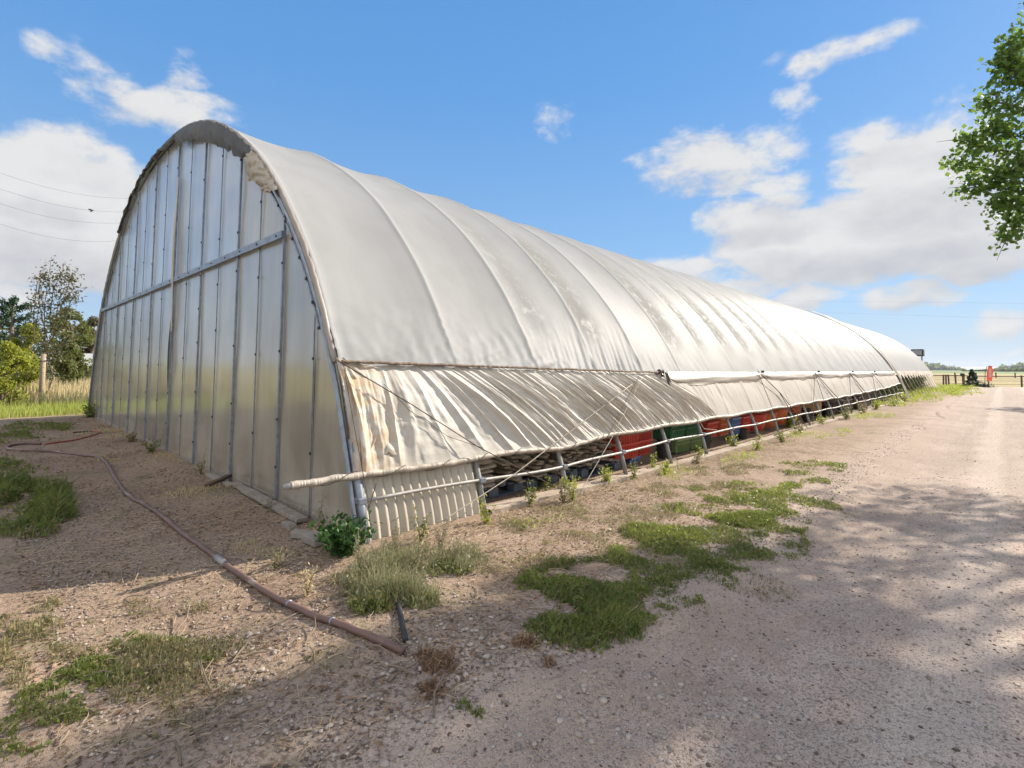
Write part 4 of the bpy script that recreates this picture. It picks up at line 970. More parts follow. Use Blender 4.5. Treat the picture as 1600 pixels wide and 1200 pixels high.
# upright weeds: each a plant with stems and leaves
def plant(px, py, h, label_, nst=7, leafn=22, lsize=.04, mat='mat_b', spread=.1, asp=.4, name='weed_plant', off=0., stem='twig'):
    label = label_; g = np.random.default_rng(int(abs(px*7+py*31))); c = ground(px, py) if px > 0 else Vector((px, py, gz(px, py))); c.x += off
    root = empty(name, c, 0, label, 'weed', 'weeds growing along the greenhouse'); mb = MB(); Ps = []
    for i in range(nst):
        a = g.uniform(0, 6.28); r_ = spread*g.uniform(.2, 1); hh_ = h*g.uniform(.5, 1)
        pts = [Vector((0, 0, 0)), Vector((r_*.4*math.cos(a), r_*.4*math.sin(a), hh_*.5)), Vector((r_*math.cos(a), r_*math.sin(a), hh_))]; mb.tube(pts, [.004, .003, .0015], 5)
        for q in range(leafn):
            f = g.random()*2; j = min(int(f), 1); Ps.append(np.array(pts[j].lerp(pts[j+1], f-j)+Vector(g.normal(size=3))*lsize*.55)[None])
    mb.build('stem', M[stem], root, True); V, F = leaf_arrays(np.concatenate(Ps), lsize, asp, gen=g); mesh_np('leaves', V, F, M[mat], root); return root
plant(540, 866, .30, 'dark green broad-leaved weed crowding the corner of the gable', 44, 34, .05, 'weed', .32, .7, 'broadleaf_weed', -.04)
plant(500, 850, .50, 'tall thin weed standing against the gable beside the dark broad-leaved one', 2, 46, .03, 'mat_d', .04)
plant(313, 742, .42, 'thin dry weed standing against the middle of the gable foot', 4, 22, .04, 'mat_d', .1)
plant(658, 850, .34, 'thin dark weed standing before the corrugated panel', 5, 26, .035, 'mat_g', .09)
plant(895, 782, .38, 'yellow-green weed standing at the second post from the corner panel', 8, 24, .045, 'mat_b', .13)
plant(853, 772, .26, 'wispy weed between the first and second open posts', 4, 16, .035, 'mat_b', .1)
plant(1020, 735, .30, 'bright thin weed standing in front of the red crates', 5, 22, .045, 'mat_b', .1)
plant(1040, 742, .20, 'low bright weed just right of the red crates', 8, 22, .05, 'mat_b', .14)
plant(1095, 715, .22, 'yellow-green weed below the green crates', 7, 20, .05, 'mat_b', .14)
plant(1232, 668, .45, 'bushy lime weed growing up through the lower rail', 14, 26, .07, 'mat_b', .25)
plant(1145, 700, .25, 'leafy weed under the orange crate', 8, 22, .06, 'mat_b', .16)
plant(1340, 640, .45, 'green weed between posts near the end of the curtain', 10, 24, .1, 'mat_g', .3)
plant(420, 800, .16, 'small grey weed on the bare ground by the planks', 4, 10, .03, 'greyg', .06)
plant(140, 652, .55, 'dark scrubby weed at the far corner of the gable', 12, 22, .10, 'mat_g', .35)
plant(205, 690, .22, 'low dry weed at the far part of the gable foot', 9, 20, .05, 'mat_d', .2)
plant(236, 708, .25, 'dark low weed along the gable foot beyond the middle', 10, 20, .05, 'mat_g', .2)
plant(480, 930, .22, 'seedy straw-coloured weed beside the hose', 8, 16, .03, 'strawg', .12)
plant(545, 925, .24, 'greyish spiky weed between the hose and the dark broad-leaved one', 6, 26, .03, 'greyg', .10)
for px_, py_, h_, n_, lb in ((612, 872, .30, 9, 'tall grey feathery weed in front of the first corrugations'), (640, 890, .26, 8, 'grey feathery weed in the middle of the corner tangle'), (688, 868, .30, 8, 'upright grey weed below the right part of the corrugated panel'), (715, 882, .24, 8, 'spindly grey weed at the right end of the corner tangle'), (582, 905, .28, 8, 'grey-green weed just right of the dark broad-leaved weed'), (560, 890, .34, 6, 'thin upright weed touching the dark broad-leaved weed'), (430, 885, .16, 6, 'small dry weed beside the middle of the hose')):
    plant(px_, py_, h_, lb, n_, 30, .026, 'greyg', .12, .35)
g = np.random.default_rng(55)
for i, (y_, lb) in enumerate(((3.7, 'small weed at the right edge of the corrugated panel'), (4.6, 'dry weed below the folded sacks'), (5.0, 'low green weed below the first heap of boards'), (6.3, 'grey weed below the middle of the boards'), (6.9, 'short green weed below the last heap of boards'), (9.1, 'dull weed left of the green crates'), (11.6, 'yellowish weed below the dark red crate'), (13.3, 'leafy weed below the pale blue crate'), (15.6, 'green weed below the round tubs'), (18.4, 'green weed before the last orange crate'), (21, 'bright weed before the cardboard box'), (24.5, 'tall green weed in the far half of the first side wall'), (27.5, 'bright weed near the farthest bundle of boards'), (31.0, 'tall weed close to the end of the first side wall'), (35.5, 'last weed clump before the grey collar'))):
    plant(-4.05+g.uniform(-.12, .22), y_, g.uniform(.16, .34)*(1+y_*.03), lb, int(g.integers(6, 12)), 20, .035+.0018*y_, ['mat_b', 'mat_g', 'mat_d'][i % 3], .09+.007*y_)
# ---------------------------------------------------------------- pebbles, clods, straw
def pebbles(name, label, pts, sizes, mat, flat=.6):
    ph = (1+5**.5)/2; b0 = np.array([(-1, ph, 0), (1, ph, 0), (-1, -ph, 0), (1, -ph, 0), (0, -1, ph), (0, 1, ph), (0, -1, -ph), (0, 1, -ph), (ph, 0, -1), (ph, 0, 1), (-ph, 0, -1), (-ph, 0, 1)])/1.9
    f0 = np.array([(0, 11, 5), (0, 5, 1), (0, 1, 7), (0, 7, 10), (0, 10, 11), (1, 5, 9), (5, 11, 4), (11, 10, 2), (10, 7, 6), (7, 1, 8), (3, 9, 4), (3, 4, 2), (3, 2, 6), (3, 6, 8), (3, 8, 9), (4, 9, 5), (2, 4, 11), (6, 2, 10), (8, 6, 7), (9, 8, 1)])
    n = len(pts); s_ = np.asarray(sizes)[:, None, None]
    Vv = b0[None]*rng.uniform(.72, 1.25, (n, 12, 1)); sc3 = rng.uniform(.6, 1.2, (n, 1, 3)); sc3[:, :, 2] *= flat; Vv = Vv*sc3
    a = rng.uniform(0, 6.28, n); c, s2 = np.cos(a)[:, None], np.sin(a)[:, None]
    x_ = Vv[:, :, 0]*c-Vv[:, :, 1]*s2; y_ = Vv[:, :, 0]*s2+Vv[:, :, 1]*c; Vv = np.stack([x_, y_, Vv[:, :, 2]], -1)*s_+np.asarray(pts)[:, None, :]
    F = (f0[None]+np.arange(n)[:, None, None]*12).reshape(-1, 3)
    return tag(mesh_np(name, Vv.reshape(-1, 3), F, mat, smooth=False), label, name, kind='stuff')
def stonemat(name, c1, c2):
    mt, t = new_mat(name); r_ = t.geo.outputs['Random Per Island']; n = t.noise(t.geo.outputs['Position'], 60, 4, .6)
    p = principled(t, t.mix(t.math('ADD', t.math('MULTIPLY', r_, .7), t.math('MULTIPLY', n, .3)), c1, c2), .85, .3); t.l.new(p.outputs[0], t.out.inputs[0]); return mt
M['stone'] = stonemat('pebble_stone', (.16, .125, .105), (.46, .39, .33)); M['clod'] = stonemat('dark_clod', (.06, .042, .032), (.17, .12, .09))
def scat(n, x0, x1, y0, y1, p, rmin, rmax, near=0):
    out = []; sz = []
    while len(out) < n:
        a = rng.uniform(x0, x1); b_ = y0+(y1-y0)*rng.random()**(1.7 if near else 1)
        if not p(a, b_): continue
        s_ = rmin+(rmax-rmin)*rng.random()**3.2; out.append((a, b_, gz(a, b_)+s_*.18+.003)); sz.append(s_)
    return out, sz
rd = lambda a, b_: a > road_edge(b_)-.35
P_, S_ = scat(15000, -2.6, 3.2, 1.0, 22, rd, .0035, .017, 1); pebbles('pebbles', 'loose pebbles strewn over the gravel road', P_, S_, M['stone'])
P_, S_ = scat(22000, -2.6, 3.6, 1.0, 26, rd, .0032, .013, 1); pebbles('clods', 'dark clods and bits of bark lying on the gravel road', P_, S_, M['clod'], .35)  # dark bits also put in for the shadows of leaves and pebbles
ng = lambda a, b_: a < road_edge(b_) and not (a < -4.05 and b_ > 2.4 and a > -20.7)
P_, S_ = scat(9000, -8, -1.2, .4, 6.5, ng, .003, .013, 1); pebbles('pebbles', 'small stones in the bare soil around the hose', P_, S_, M['stone'])
P_, S_ = scat(1400, -3.4, -.9, .9, 3.2, lambda a, b_: noise.noise(Vector((a*1.2, b_*1.2, 4))) > -.1, .006, .022); pebbles('pebbles', 'coarser stones in the lower middle foreground', P_, S_, M['stone'])
P_, S_ = scat(5500, -9, -1.3, .3, 6.5, ng, .003, .012, 1); pebbles('clods', 'dark crumbs of soil and bark over the bare ground by the gable', P_, S_, M['clod'], .4)
g = np.random.default_rng(77); C = []
while len(C) < 9000:
    a, b_ = g.uniform(-20, -1.6), g.uniform(.2, 6.5)
    if not ng(a, b_) or noise.noise(Vector((a*1.1, b_*1.1, 12)))+.5*noise.noise(Vector((a*5, b_*5, 2))) < g.uniform(-.25, .45): continue
    C.append((a, b_, gz(a, b_)+.004+.01*g.random()))
V, F = leaf_arrays(C, g.uniform(.015, .05, len(C)), .35, flat=.85, gen=g); tag(mesh_np('leaf_litter', V, F, M['dleaf']), 'reddish-brown leaf litter scattered over the soil in front of the gable', 'leaf litter', kind='stuff')
def straw(name, label, n, x0, x1, y0, y1, p, L=(.03, .16), mat='straw', r=.0016):
    V = []; F = []
    k = 0
    while k < n:
        a = rng.uniform(x0, x1); b_ = rng.uniform(y0, y1)
        if not p(a, b_): continue
        l = rng.uniform(*L)*rng.random()**.5; th = rng.uniform(0, 3.14); dx, dy = math.cos(th)*l/2, math.sin(th)*l/2; z0 = gz(a-dx, b_-dy)+.004; z1 = gz(a+dx, b_+dy)+.004+l*rng.uniform(0, .25); q = r*rng.uniform(.6, 1.8)
        ox, oy = -math.sin(th)*q, math.cos(th)*q; o = len(V); bend = l*.12*rng.uniform(-1, 1); mx_, my_, mz_ = a-math.sin(th)*bend, b_+math.cos(th)*bend, (z0+z1)/2+l*.05
        V += [(a-dx+ox, b_-dy+oy, z0), (a-dx-ox, b_-dy-oy, z0), (a-dx, b_-dy, z0+q*1.6), (mx_+ox, my_+oy, mz_), (mx_-ox, my_-oy, mz_), (mx_, my_, mz_+q*1.6), (a+dx+ox, b_+dy+oy, z1), (a+dx-ox, b_+dy-oy, z1), (a+dx, b_+dy, z1+q*1.6)]
        for e in (0, 3): F += [(o+e, o+e+1, o+e+4, o+e+3), (o+e+1, o+e+2, o+e+5, o+e+4), (o+e+2, o+e, o+e+3, o+e+5)]
        k += 1
    return tag(mesh_np(name, V, F, M[mat]), label, 'straw', kind='stuff')
straw('straw', 'dry straw and stalks littering the soil by the gable', 3300, -8.5, -1.8, .3, 5.5, ng, r=.0011)
straw('straw', 'dry straw lying along the sill of the side wall', 3800, -4.1, -2.4, 2.6, 14, lambda a, b_: a < -4.0+1.5*rng.random()**2, (.04, .18))
straw('twigs', 'short dead twigs scattered on the foreground soil', 260, -5, -1.6, .5, 3.2, ng, (.08, .3), 'twig', .003)
# ---------------------------------------------------------------- hose and pipe
def gpath(pts, lift, sub=6):
    w3 = [ground(a, b_) for a, b_ in pts]; q = catmull([tuple(p) for p in w3], sub); return [Vector((p[0], p[1], gz(p[0], p[1])+lift)) for p in q]
hp_ = gpath([(630, 1030), (600, 1018), (560, 1000), (520, 981), (475, 958), (430, 935), (385, 905), (345, 877), (305, 848), (268, 823), (235, 800), (208, 782), (190, 763), (178, 742), (168, 727), (152, 716), (125, 711), (95, 708), (65, 706), (38, 705), (16, 703), (11, 700), (20, 697), (40, 695), (64, 694)], .022)
root = empty('garden_hose', hp_[40], 0, 'long brown hose snaking over the soil in front of the gable', 'hose')
def inroot(mb, name, mat, root, smooth=True, bevel=0):
    o = mb.build(name, mat, None, smooth, bevel); o.data.transform(Matrix.Translation(-Vector(root.location))); o.parent = root; return o
mb = MB(); mb.tube(hp_, .021, 10); inroot(mb, 'tubing', M['hose'], root)
c = gpath([(352, 882), (338, 872)], .022, 2); mb = MB(); mb.tube(c, .027, 12); inroot(mb, 'coupling', M['rail'], root)
for f in (18, 27): mb = MB(); mb.tube([hp_[f], hp_[f]+(hp_[f+1]-hp_[f])*.3], .024, 10); inroot(mb, 'clamp_ring', M['steel'], root)
rp = gpath([(70, 694), (100, 690), (125, 686), (148, 681), (156, 678), (150, 676), (135, 676), (114, 677)], .015)
root = empty('red_hose', rp[10], 0, 'short faded red hose bent back on itself near the far end of the gable', 'hose')
mb = MB(); mb.tube(rp[:34], .014, 8); inroot(mb, 'tubing', M['redhose'], root); mb = MB(); mb.tube(rp[33:], .017, 8); inroot(mb, 'end_piece', M['black'], root)
pp = gpath([(619, 935), (624, 962), (628, 985), (633, 1014)], .018)
mb = MB(); mb.tube(pp, .017, 10); o = mb.build('pipe_stub', M['black'], None, True); tag(o, 'short dark grey pipe sticking out of the weeds toward the hose end', 'pipe')
# ---------------------------------------------------------------- planks and rubble by the gable
def plank(pa, pb_, w_, th, mat, label, lift=.0, tilt=0):
    a = ground(*pa); b_ = ground(*pb_); a.z += th/2+lift; b_.z += th/2+lift+tilt; d = b_-a; mb = MB(); L = d.length; n = 10
    mb.grid(n, 2, lambda u, v: (0, 0, 0)); mb = MB(); mb.box((0, 0, 0), (L, w_, th), None, .004)
    o = mb.build('plank', M[mat], None, False, .004); o.location = (a+b_)/2; o.rotation_euler = (0, -math.asin(max(-1, min(1, d.z/L))), math.atan2(d.y, d.x)); return tag(o, label, 'plank', 'boards lying at the foot of the gable')
plank((383, 772), (472, 818), .11, .045, 'wood', 'grey weathered plank nearest the corner weed, lying against the gable', .02)
plank((366, 762), (420, 795), .09, .03, 'wood', 'short grey plank tucked behind the longer grey one', .035)
plank((326, 742), (360, 762), .09, .035, 'concrete', 'pale broken board just beyond the brown one')
plank((322, 765), (366, 749), .07, .035, 'wood_brown', 'dark brown board end poking out from the gable foot', .02, .04)
def rubble(px, py, s_, label):
    p = ground(px, py); mb = MB(); mb.box((0, 0, s_*.3), (s_*1.6, s_, s_*.6), (0, 0, random.random()*3), s_*.12); o = mb.build('concrete_chunk', M['concrete'], None, False, s_*.08); o.location = p; tag(o, label, 'rubble', 'rubble at the corner of the gable')
rubble(452, 822, .10, 'small pale concrete chunk beside the grey plank end'); rubble(492, 846, .15, 'larger concrete chunk half under the dark weed'); rubble(470, 836, .11, 'flat concrete lump between the other two chunks')
# ---------------------------------------------------------------- things stored under the side wall
XI = -4.62
def yat(px, py): return at_x(px, py, -4.6).y
def pallet(y, x=-5.15, rz=0., label='', L=1.1, W_=1.0):
    root = empty('pallet', (x, y, slope(y)), rz, label, 'pallet', 'plastic pallets under the side wall')
    mb = MB()
    for i in range(7): mb.box((0, -L/2+.07+i*(L-.14)/6, .13), (W_, .10, .025))
    mb.build('deck', M['pallet'], root, False, .004)
    for i in (-1, 0, 1):
        for j in (-1, 0, 1):
            mb = MB(); mb.box((j*(W_/2-.07), i*(L/2-.09), .065), (.14, .17, .10)); mb.build('foot_block', M['pallet'], root, False, .008)
    mb = MB()
    for j in (-1, 0, 1): mb.box((j*(W_/2-.07), 0, .007), (.12, L, .014))
    mb.build('skid', M['pallet'], root, False, .003); return root
PY = [4.55, 5.75, 6.95]
pallet(PY[0], label='blue-grey pallet nearest the corrugated panel, under sacks and boards'); pallet(PY[1], label='blue-grey pallet in the middle of the three under the boards'); pallet(PY[2], label='blue-grey pallet under the boards nearest the red crates')
# folded sacks
def sack_mesh(seed, L=.62, W_=.42, t_=.062):
    mb = MB()
    def f(u, v):
        a = v*2*math.pi; rx_, rz_ = L/2, t_/2; cu = -W_/2+W_*u; e = (1-abs(2*u-1)**6)**.35
        x_ = abs(math.cos(a))**.55*math.copysign(1, math.cos(a))*rx_; z_ = abs(math.sin(a))**.8*math.copysign(1, math.sin(a))*rz_*e
        return (x_*(.9+.1*e)+.012*noise.noise(Vector((u*4, math.cos(a)*2, seed))), cu+.01*noise.noise(Vector((x_*8, 1, seed))), z_+.01*noise.noise(Vector((x_*9, u*6, seed))))
    mb.grid(20, 28, f); return mb
for i in range(6):
    o = sack_mesh(i).build('folded_sack', M['sack'], None, True); o.location = (-4.85-.02*(i % 2), 4.28+.02*math.sin(i*2), slope(4.3)+.175+i*.060); o.rotation_euler = (0, R(random.uniform(-2, 2)), R(random.uniform(-6, 6)))
    tag(o, ['bottom', 'second', 'third', 'fourth', 'fifth', 'top'][i]+' folded tan sack in the pile beside the first open post', 'sack', 'folded sacks piled on the first pallet')
# stacked boards
bm_ = []
for v_ in range(3):
    mb = MB(); mb.box((0, 0, 0), (.95, .085+.02*v_, .022), None, .003); bm_.append(mb.build('board', M['wood_tan'] if v_ else M['wood'], None, False, .003))
made = [0]
HEAP = ['weathered board in the heap next to the folded sacks', 'weathered board in the middle heap between the first and third open posts', 'weathered board in the heap next to the red crates']
def board(x, y, z, rz, rx, k, hp=0):
    src = bm_[k]
    if made[0] < 3 and not src.get('used'): o = src; o['used'] = 1; made[0] += 1
    else: o = src.copy(); COL.objects.link(o)
    o.location = (x, y, z); o.rotation_euler = (rx, R(random.uniform(-3, 3)), rz); tag(o, HEAP[hp], 'board', HEAP[hp].replace('board in', 'boards in')); return o
for hp__, (yc, half_, lay) in enumerate(((5.15, .36, 12), (5.95, .38, 14), (6.85, .42, 13))):
    for l in range(lay):
        for q in range(4):
            yy = yc-half_+2*half_*(q+.5)/4+random.uniform(-.07, .07)
            board(-5.08+random.uniform(-.10, .10), yy, slope(yy)+.16+l*.030+.006*q % .02, random.uniform(-.35, .35), random.uniform(-.14, .14), (l+q) % 3, hp__)
for o in bm_:
    if 'used' in o: del o['used']
# crates
def crate(x, y, z, W_, L, h, mat, label, taper=.10, ribs=9, rz=0., group='plastic crates under the side wall', name='plastic_crate', slots=False):
    root = empty(name, (x, y, z), rz, label, 'crate', group); mb = MB()
    def ring(zz, o_=0): k = 1-taper*(1-zz/h); return [(sx*(W_/2*k+o_), sy*(L/2*k+o_), zz) for sx, sy in ((1, -1), (1, 1), (-1, 1), (-1, -1))]
    vs = ring(0)+ring(h)+ring(h, -.02)+[(a, b_, .02) for a, b_, _ in ring(0, -.02)]; fs = [(0, 3, 2, 1)]
    for a in range(4):
        b_ = (a+1) % 4; fs += [(a, b_, b_+4, a+4), (a+4, b_+4, b_+8, a+8), (a+8, b_+8, b_+12, a+12)]
    fs.append((12, 13, 14, 15)); mb.add(vs, fs); mb.build('body', M[mat], root, False, .006)
    mb = MB()
    for zz, hh_, o_ in ((h-.018, .036, .016), (h*.64, .016, .010)):
        k = 1-taper*(1-zz/h); a, b_ = W_/2*k+o_, L/2*k+o_
        for sx in (1, -1): mb.box((sx*a, 0, zz), (.014, 2*b_+.014, hh_))
        for sy in (1, -1): mb.box((0, sy*b_, zz), (2*a-.014, .014, hh_))
    mb.build('rim', M[mat], root, False, .004)
    mb = MB()
    for face in range(4):
        D_ = L if face % 2 == 0 else W_; O_ = W_ if face % 2 == 0 else L; n = ribs if face % 2 == 0 else max(4, ribs-3)
        for i in range(n):
            q = -.43+.86*i/(n-1); k0, k1 = 1-taper, 1-taper*.05
            p0 = (O_/2*k0+.008, q*D_*k0, .02); p1 = (O_/2*k1+.008, q*D_*k1, h*.95)
            if face in (1, 3): p0 = (p0[1], p0[0], p0[2]); p1 = (p1[1], p1[0], p1[2])
            s_ = 1 if face < 2 else -1
            if face % 2 == 0: p0 = (p0[0]*s_, p0[1], p0[2]); p1 = (p1[0]*s_, p1[1], p1[2])
            else: p0 = (p0[0], p0[1]*s_, p0[2]); p1 = (p1[0], p1[1]*s_, p1[2])
            mb.tube([p0, p1], .009, 4)
    mb.build('ribs', M[mat], root); return root
z_ = slope(8.1)
crate(-4.93, 7.85, z_+.13, .42, .80, .27, 'red', 'lower bright red ribbed crate of the nearer stack, beyond the boards')
crate(-4.93, 7.85, z_+.36, .44, .82, .27, 'red', 'upper bright red ribbed crate of the nearer stack, beyond the boards')
crate(-4.95, 8.50, z_+.13, .42, .42, .27, 'red', 'lower red crate of the narrower stack beside the third open post')
crate(-4.95, 8.50, z_+.36, .44, .44, .27, 'red', 'upper red crate of the narrower stack beside the third open post')
crate(-4.98, 8.25, z_, .34, .30, .125, 'blue', 'small blue crate under the red ones', .05, 5)
pallet(7.9, -5.35, 0, 'blue-grey pallet below the stacked red crates', .8)
crate(-4.92, 9.75, slope(9.7)+.30, .42, .60, .30, 'green', 'upper dark green crate left of the fourth open post', .06, 12)
crate(-4.92, 10.45, slope(10.4)+.30, .42, .60, .30, 'green', 'upper dark green crate right of the fourth open post', .06, 12)
crate(-4.92, 9.95, slope(9.7)+.04, .42, .62, .26, 'lgreen', 'lower pale green crate under the left dark green one', .06, 12)
crate(-4.92, 10.65, slope(10.4)+.04, .42, .60, .26, 'lgreen', 'lower pale green crate under the right dark green one', .06, 12)
crate(-4.93, 11.45, slope(11.4)+.20, .42, .55, .33, 'red', 'dark red crate just past the green ones', .08, 7)
crate(-4.93, 12.15, slope(12)+.18, .42, .50, .40, 'orange', 'orange crate between the dark red and the blue ones', .08, 7)
crate(-4.93, 12.85, slope(12.8)+.12, .42, .55, .42, 'blue', 'tall pale blue crate between the orange and red ones', .08, 8)
crate(-4.95, 13.6, slope(13.6)+.10, .42, .52, .42, 'red', 'red crate just past the blue one', .08, 7)
def tub(y, r, h, mat, label, z0=.08):
    root = empty('round_tub', (-4.98, y, slope(y)+z0), 0, label, 'tub', 'round tubs under the side wall'); mb = MB()
    mb.tube([(0, 0, 0), (0, 0, .01), (0, 0, h*.5), (0, 0, h)], [r*.72, r*.78, r*.9, r], 28, False); mb.add([(r*.7*math.cos(a), r*.7*math.sin(a), .02) for a in np.linspace(0, 6.28, 24)[:-1]], [tuple(range(23))]); mb.build('body', M[mat], root, True)
    mb = MB(); mb.tube([(r*math.cos(a), r*math.sin(a), h) for a in np.linspace(0, 2*math.pi, 36)], .018, 6, False); mb.build('rim', M[mat], root, True)
tub(14.7, .36, .42, 'red', 'big red round tub past the last red crate'); tub(15.7, .33, .40, 'orange', 'orange-red round tub next to the big red one'); tub(16.7, .34, .46, 'orange', 'orange round tub half hidden by the lime weed')
crate(-4.95, 18.0, slope(18)+.15, .42, .6, .45, 'orange', 'orange crate just before the cardboard box', .08, 7)
root = empty('cardboard_box', (-5.0, 20.6, slope(20.6)+.22), .1, 'tan cardboard box standing behind the posts past the orange crate', 'box')
mb = MB(); mb.box((0, 0, .28), (.6, 1.1, .56)); mb.build('body', M['card'], root, False, .01); mb = MB(); mb.box((.33, .1, .60), (.25, 1.0, .012), (0, .6, 0)); mb.box((-.33, .1, .60), (.25, 1.0, .012), (0, -.6, 0)); mb.build('flap', M['card'], root)
for i, (y, mat_, hh_, lb) in enumerate(((22.5, 'wood_brown', .62, 'dark bundle of brown boards past the cardboard box'), (25.0, 'wood', .55, 'grey bundle of boards in the far half of the first greenhouse'), (28, 'wood_brown', .6, 'farthest dark bundle of boards, before the end of the curtain'))):
    mb = MB()
    for l in range(9):
        for q in range(3): mb.box((random.uniform(-.08, .08), -.6+.6*q+random.uniform(-.1, .1), .05+l*hh_/9), (.8, .5, .04), (random.uniform(-.05, .05), random.uniform(-.08, .08), random.uniform(-.2, .2)))
    o = mb.build('board_bundle', M[mat_], None); o.location = (-5.1, y, slope(y)); tag(o, lb, 'boards', 'bundles of boards in the far half')
for i, (y, h_, lb) in enumerate(((9.15, .30, 'grey plant tray stack left of the dark green crates'), (11.0, .22, 'dark pot stack between the green and dark red crates'), (13.2, .18, 'low dark pot stack below the blue crate'), (17.3, .34, 'dark pot stack between the round tubs and the orange crate'), (19.0, .40, 'black pot stack left of the cardboard box'), (21.7, .36, 'black pot stack right of the cardboard box'), (23.8, .42, 'black pot stack between two board bundles'))):
    root = empty('pot_stack', (-4.72, y, slope(y)), .2*i, lb, 'plant pots', 'plant pots stacked among the crates')
    k_ = max(2, int(h_/.07))
    for q in range(k_):
        mb = MB(); z0_ = q*.07; mb.tube([(0, 0, z0_), (0, 0, z0_+.16)], [.10, .135], 18, False); mb.tube([(0, 0, z0_+.15), (0, 0, z0_+.175)], [.145, .147], 18, False); mb.build('pot', M['black'], root, True)
# vines within the second tunnel
out = [];
for i in range(9000):
    y = rng.uniform(Y2+.4, Y2E-.5); zz = rng.random()**.7*1.35; 
    if noise.noise(Vector((y*.8, zz*1.5, 3))) > -.18: out.append((-5.6+rng.normal()*.25+.25*(1-zz), y, slope(y)+zz))
V, F = leaf_arrays(out, .13, .7); tag(mesh_np('vines', V, F, M['mat_g']), 'green vines crowding the inside of the second greenhouse behind its leaning poles', 'vines', kind='stuff')

# ---------------------------------------------------------------- right background
vp = at_y(1433, 551, 62.6); root = empty('vent_hood', (vp.x, 62.6, slope(62)), 0, 'dark square hood standing up behind the far end of the second greenhouse', 'vent')
hz_ = vp.z-slope(62); mb = MB(); mb.box((0, .5, hz_), (.95, 1.0, .66)); mb.build('housing', M['black'], root, False, .03); mb = MB(); mb.box((0, -.02, hz_), (.7, .04, .45)); mb.build('louvre', M['steel'], root)
mb = MB(); mb.tube([(-.3, .5, 0), (-.3, .5, hz_-.3)], .06, 8); mb.tube([(.3, .5, 0), (.3, .5, hz_-.3)], .06, 8); mb.build('mast', M['steel'], root)
FY = 80.5
def fpt(px): return at_y(px, 590, FY)
root = empty('field_fence', (0, FY, slope(99)), 0, 'brown post and rail fence across the end of the road', 'fence')
pxs = [1474, 1478, 1481, 1493, 1507, 1527, 1545, 1563, 1581+15, 1620, 1650, 1690]
for px in (1474, 1478, 1482, 1493, 1506, 1544, 1596, 1640, 1690):
    x_ = fpt(px).x; mb = MB(); mb.box((x_, 0, .62), (.16, .16, 1.3), (0, R(random.uniform(-2, 2)), 0)); mb.build('post', M['wood_brown'], root)
for zz in (1.15, .62, .22):
    mb = MB(); mb.tube([(x_, .0, zz+.02*math.sin(x_)) for x_ in np.linspace(-30, 20, 60)], .05 if zz > 1 else .018, 5); mb.build('rail', M['wood_brown'], root)
x_ = fpt(1505).x; root = empty('mailbox', (x_, FY-1.2, slope(99)), 0, 'dark box on a post standing in front of the fence beside the small conifer', 'mailbox')
mb = MB(); mb.box((0, 0, .55), (.12, .12, 1.1)); mb.build('post', M['wood_brown'], root); mb = MB(); mb.box((0, 0, 1.28), (.42, .5, .36)); mb.build('box', M['black'], root, False, .08)
# little conifer
cx_ = at_y(1519, 590, 73); g = np.random.default_rng(8); root = empty('small_conifer', (cx_.x, 73, slope(99)), 0, 'small dark cone-shaped evergreen at the end of the road', 'tree')
out = []
for i in range(5200):
    zz = 1.85*g.random()**.9; r_ = (.68*(1-zz/1.95)**.8)*(.6+.4*g.random())*(1+.2*math.sin(zz*14)); a = g.uniform(0, 6.28); out.append((r_*math.cos(a), r_*math.sin(a), zz+.05))
mb = MB(); mb.tube([(0, 0, -.05), (0, 0, 1.8)], [.05, .01], 6); mb.build('trunk', M['bark'], root); V, F = leaf_arrays(out, .13, .3, gen=g); mesh_np('crown', V, F, M['ever'], root)
for px, s_, lb in ((1533, .5, 'low dark shrub just right of the small conifer'), (1512, .3, 'tiny shrub at the left foot of the small conifer')):
    q = at_y(px, 598, 72); out = [(s_*1.3*g.normal()*.6, s_*g.normal()*.5, abs(g.normal())*s_*.5) for _ in range(900)]; V, F = leaf_arrays(out, .13, .5, gen=g); o = mesh_np('low_shrub', V, F, M['ever']); o.location = (q.x, 72, slope(99)); tag(o, lb, 'shrub')
# feather banner
bp = at_y(1545, 590, 76); root = empty('feather_banner', (bp.x, 76, slope(99)), 0, 'salmon-red feather banner with white marks flying at the end of the road', 'banner')
zb0 = at_y(1540, 596, 76).z-slope(99); ztop = at_y(1546, 572, 76).z-slope(99)
outl = [(-.30, zb0+.05), (.28, zb0+.02), (.42, (zb0+ztop)/2), (.50, ztop-.45), (.36, ztop-.08), (.12, ztop), (-.08, ztop-.12), (-.22, ztop-.6)]
mt, t = new_mat('banner_cloth'); p = principled(t, t.mix(t.ramp(t.noise(t.tc.outputs['Object'], 3, 3), .3, .7), (.62, .13, .08), (.70, .20, .12)), .7); tr = t.node('ShaderNodeBsdfTranslucent'); tr.inputs[0].default_value = (.8, .25, .15, 1)
mx = t.node('ShaderNodeMixShader'); mx.inputs[0].default_value = .4; t.l.new(p.outputs[0], mx.inputs[1]); t.l.new(tr.outputs[0], mx.inputs[2]); t.l.new(mx.outputs[0], t.out.inputs[0])
mb = MB(); n = len(outl); fr = [(a, -.012+.04*math.sin(b_*3), b_) for a, b_ in outl]; fr = [(a*.72+.03, c_, b_) for a, c_, b_ in fr]; bk = [(a*.72+.03, .012+.04*math.sin(b_*3), b_) for a, b_ in outl]; mb.add(fr+bk, [tuple(range(n)), tuple(range(2*n-1, n-1, -1))]+[(i, (i+1) % n, (i+1) % n+n, i+n) for i in range(n)]); mb.build('cloth', mt, root)
mb = MB()
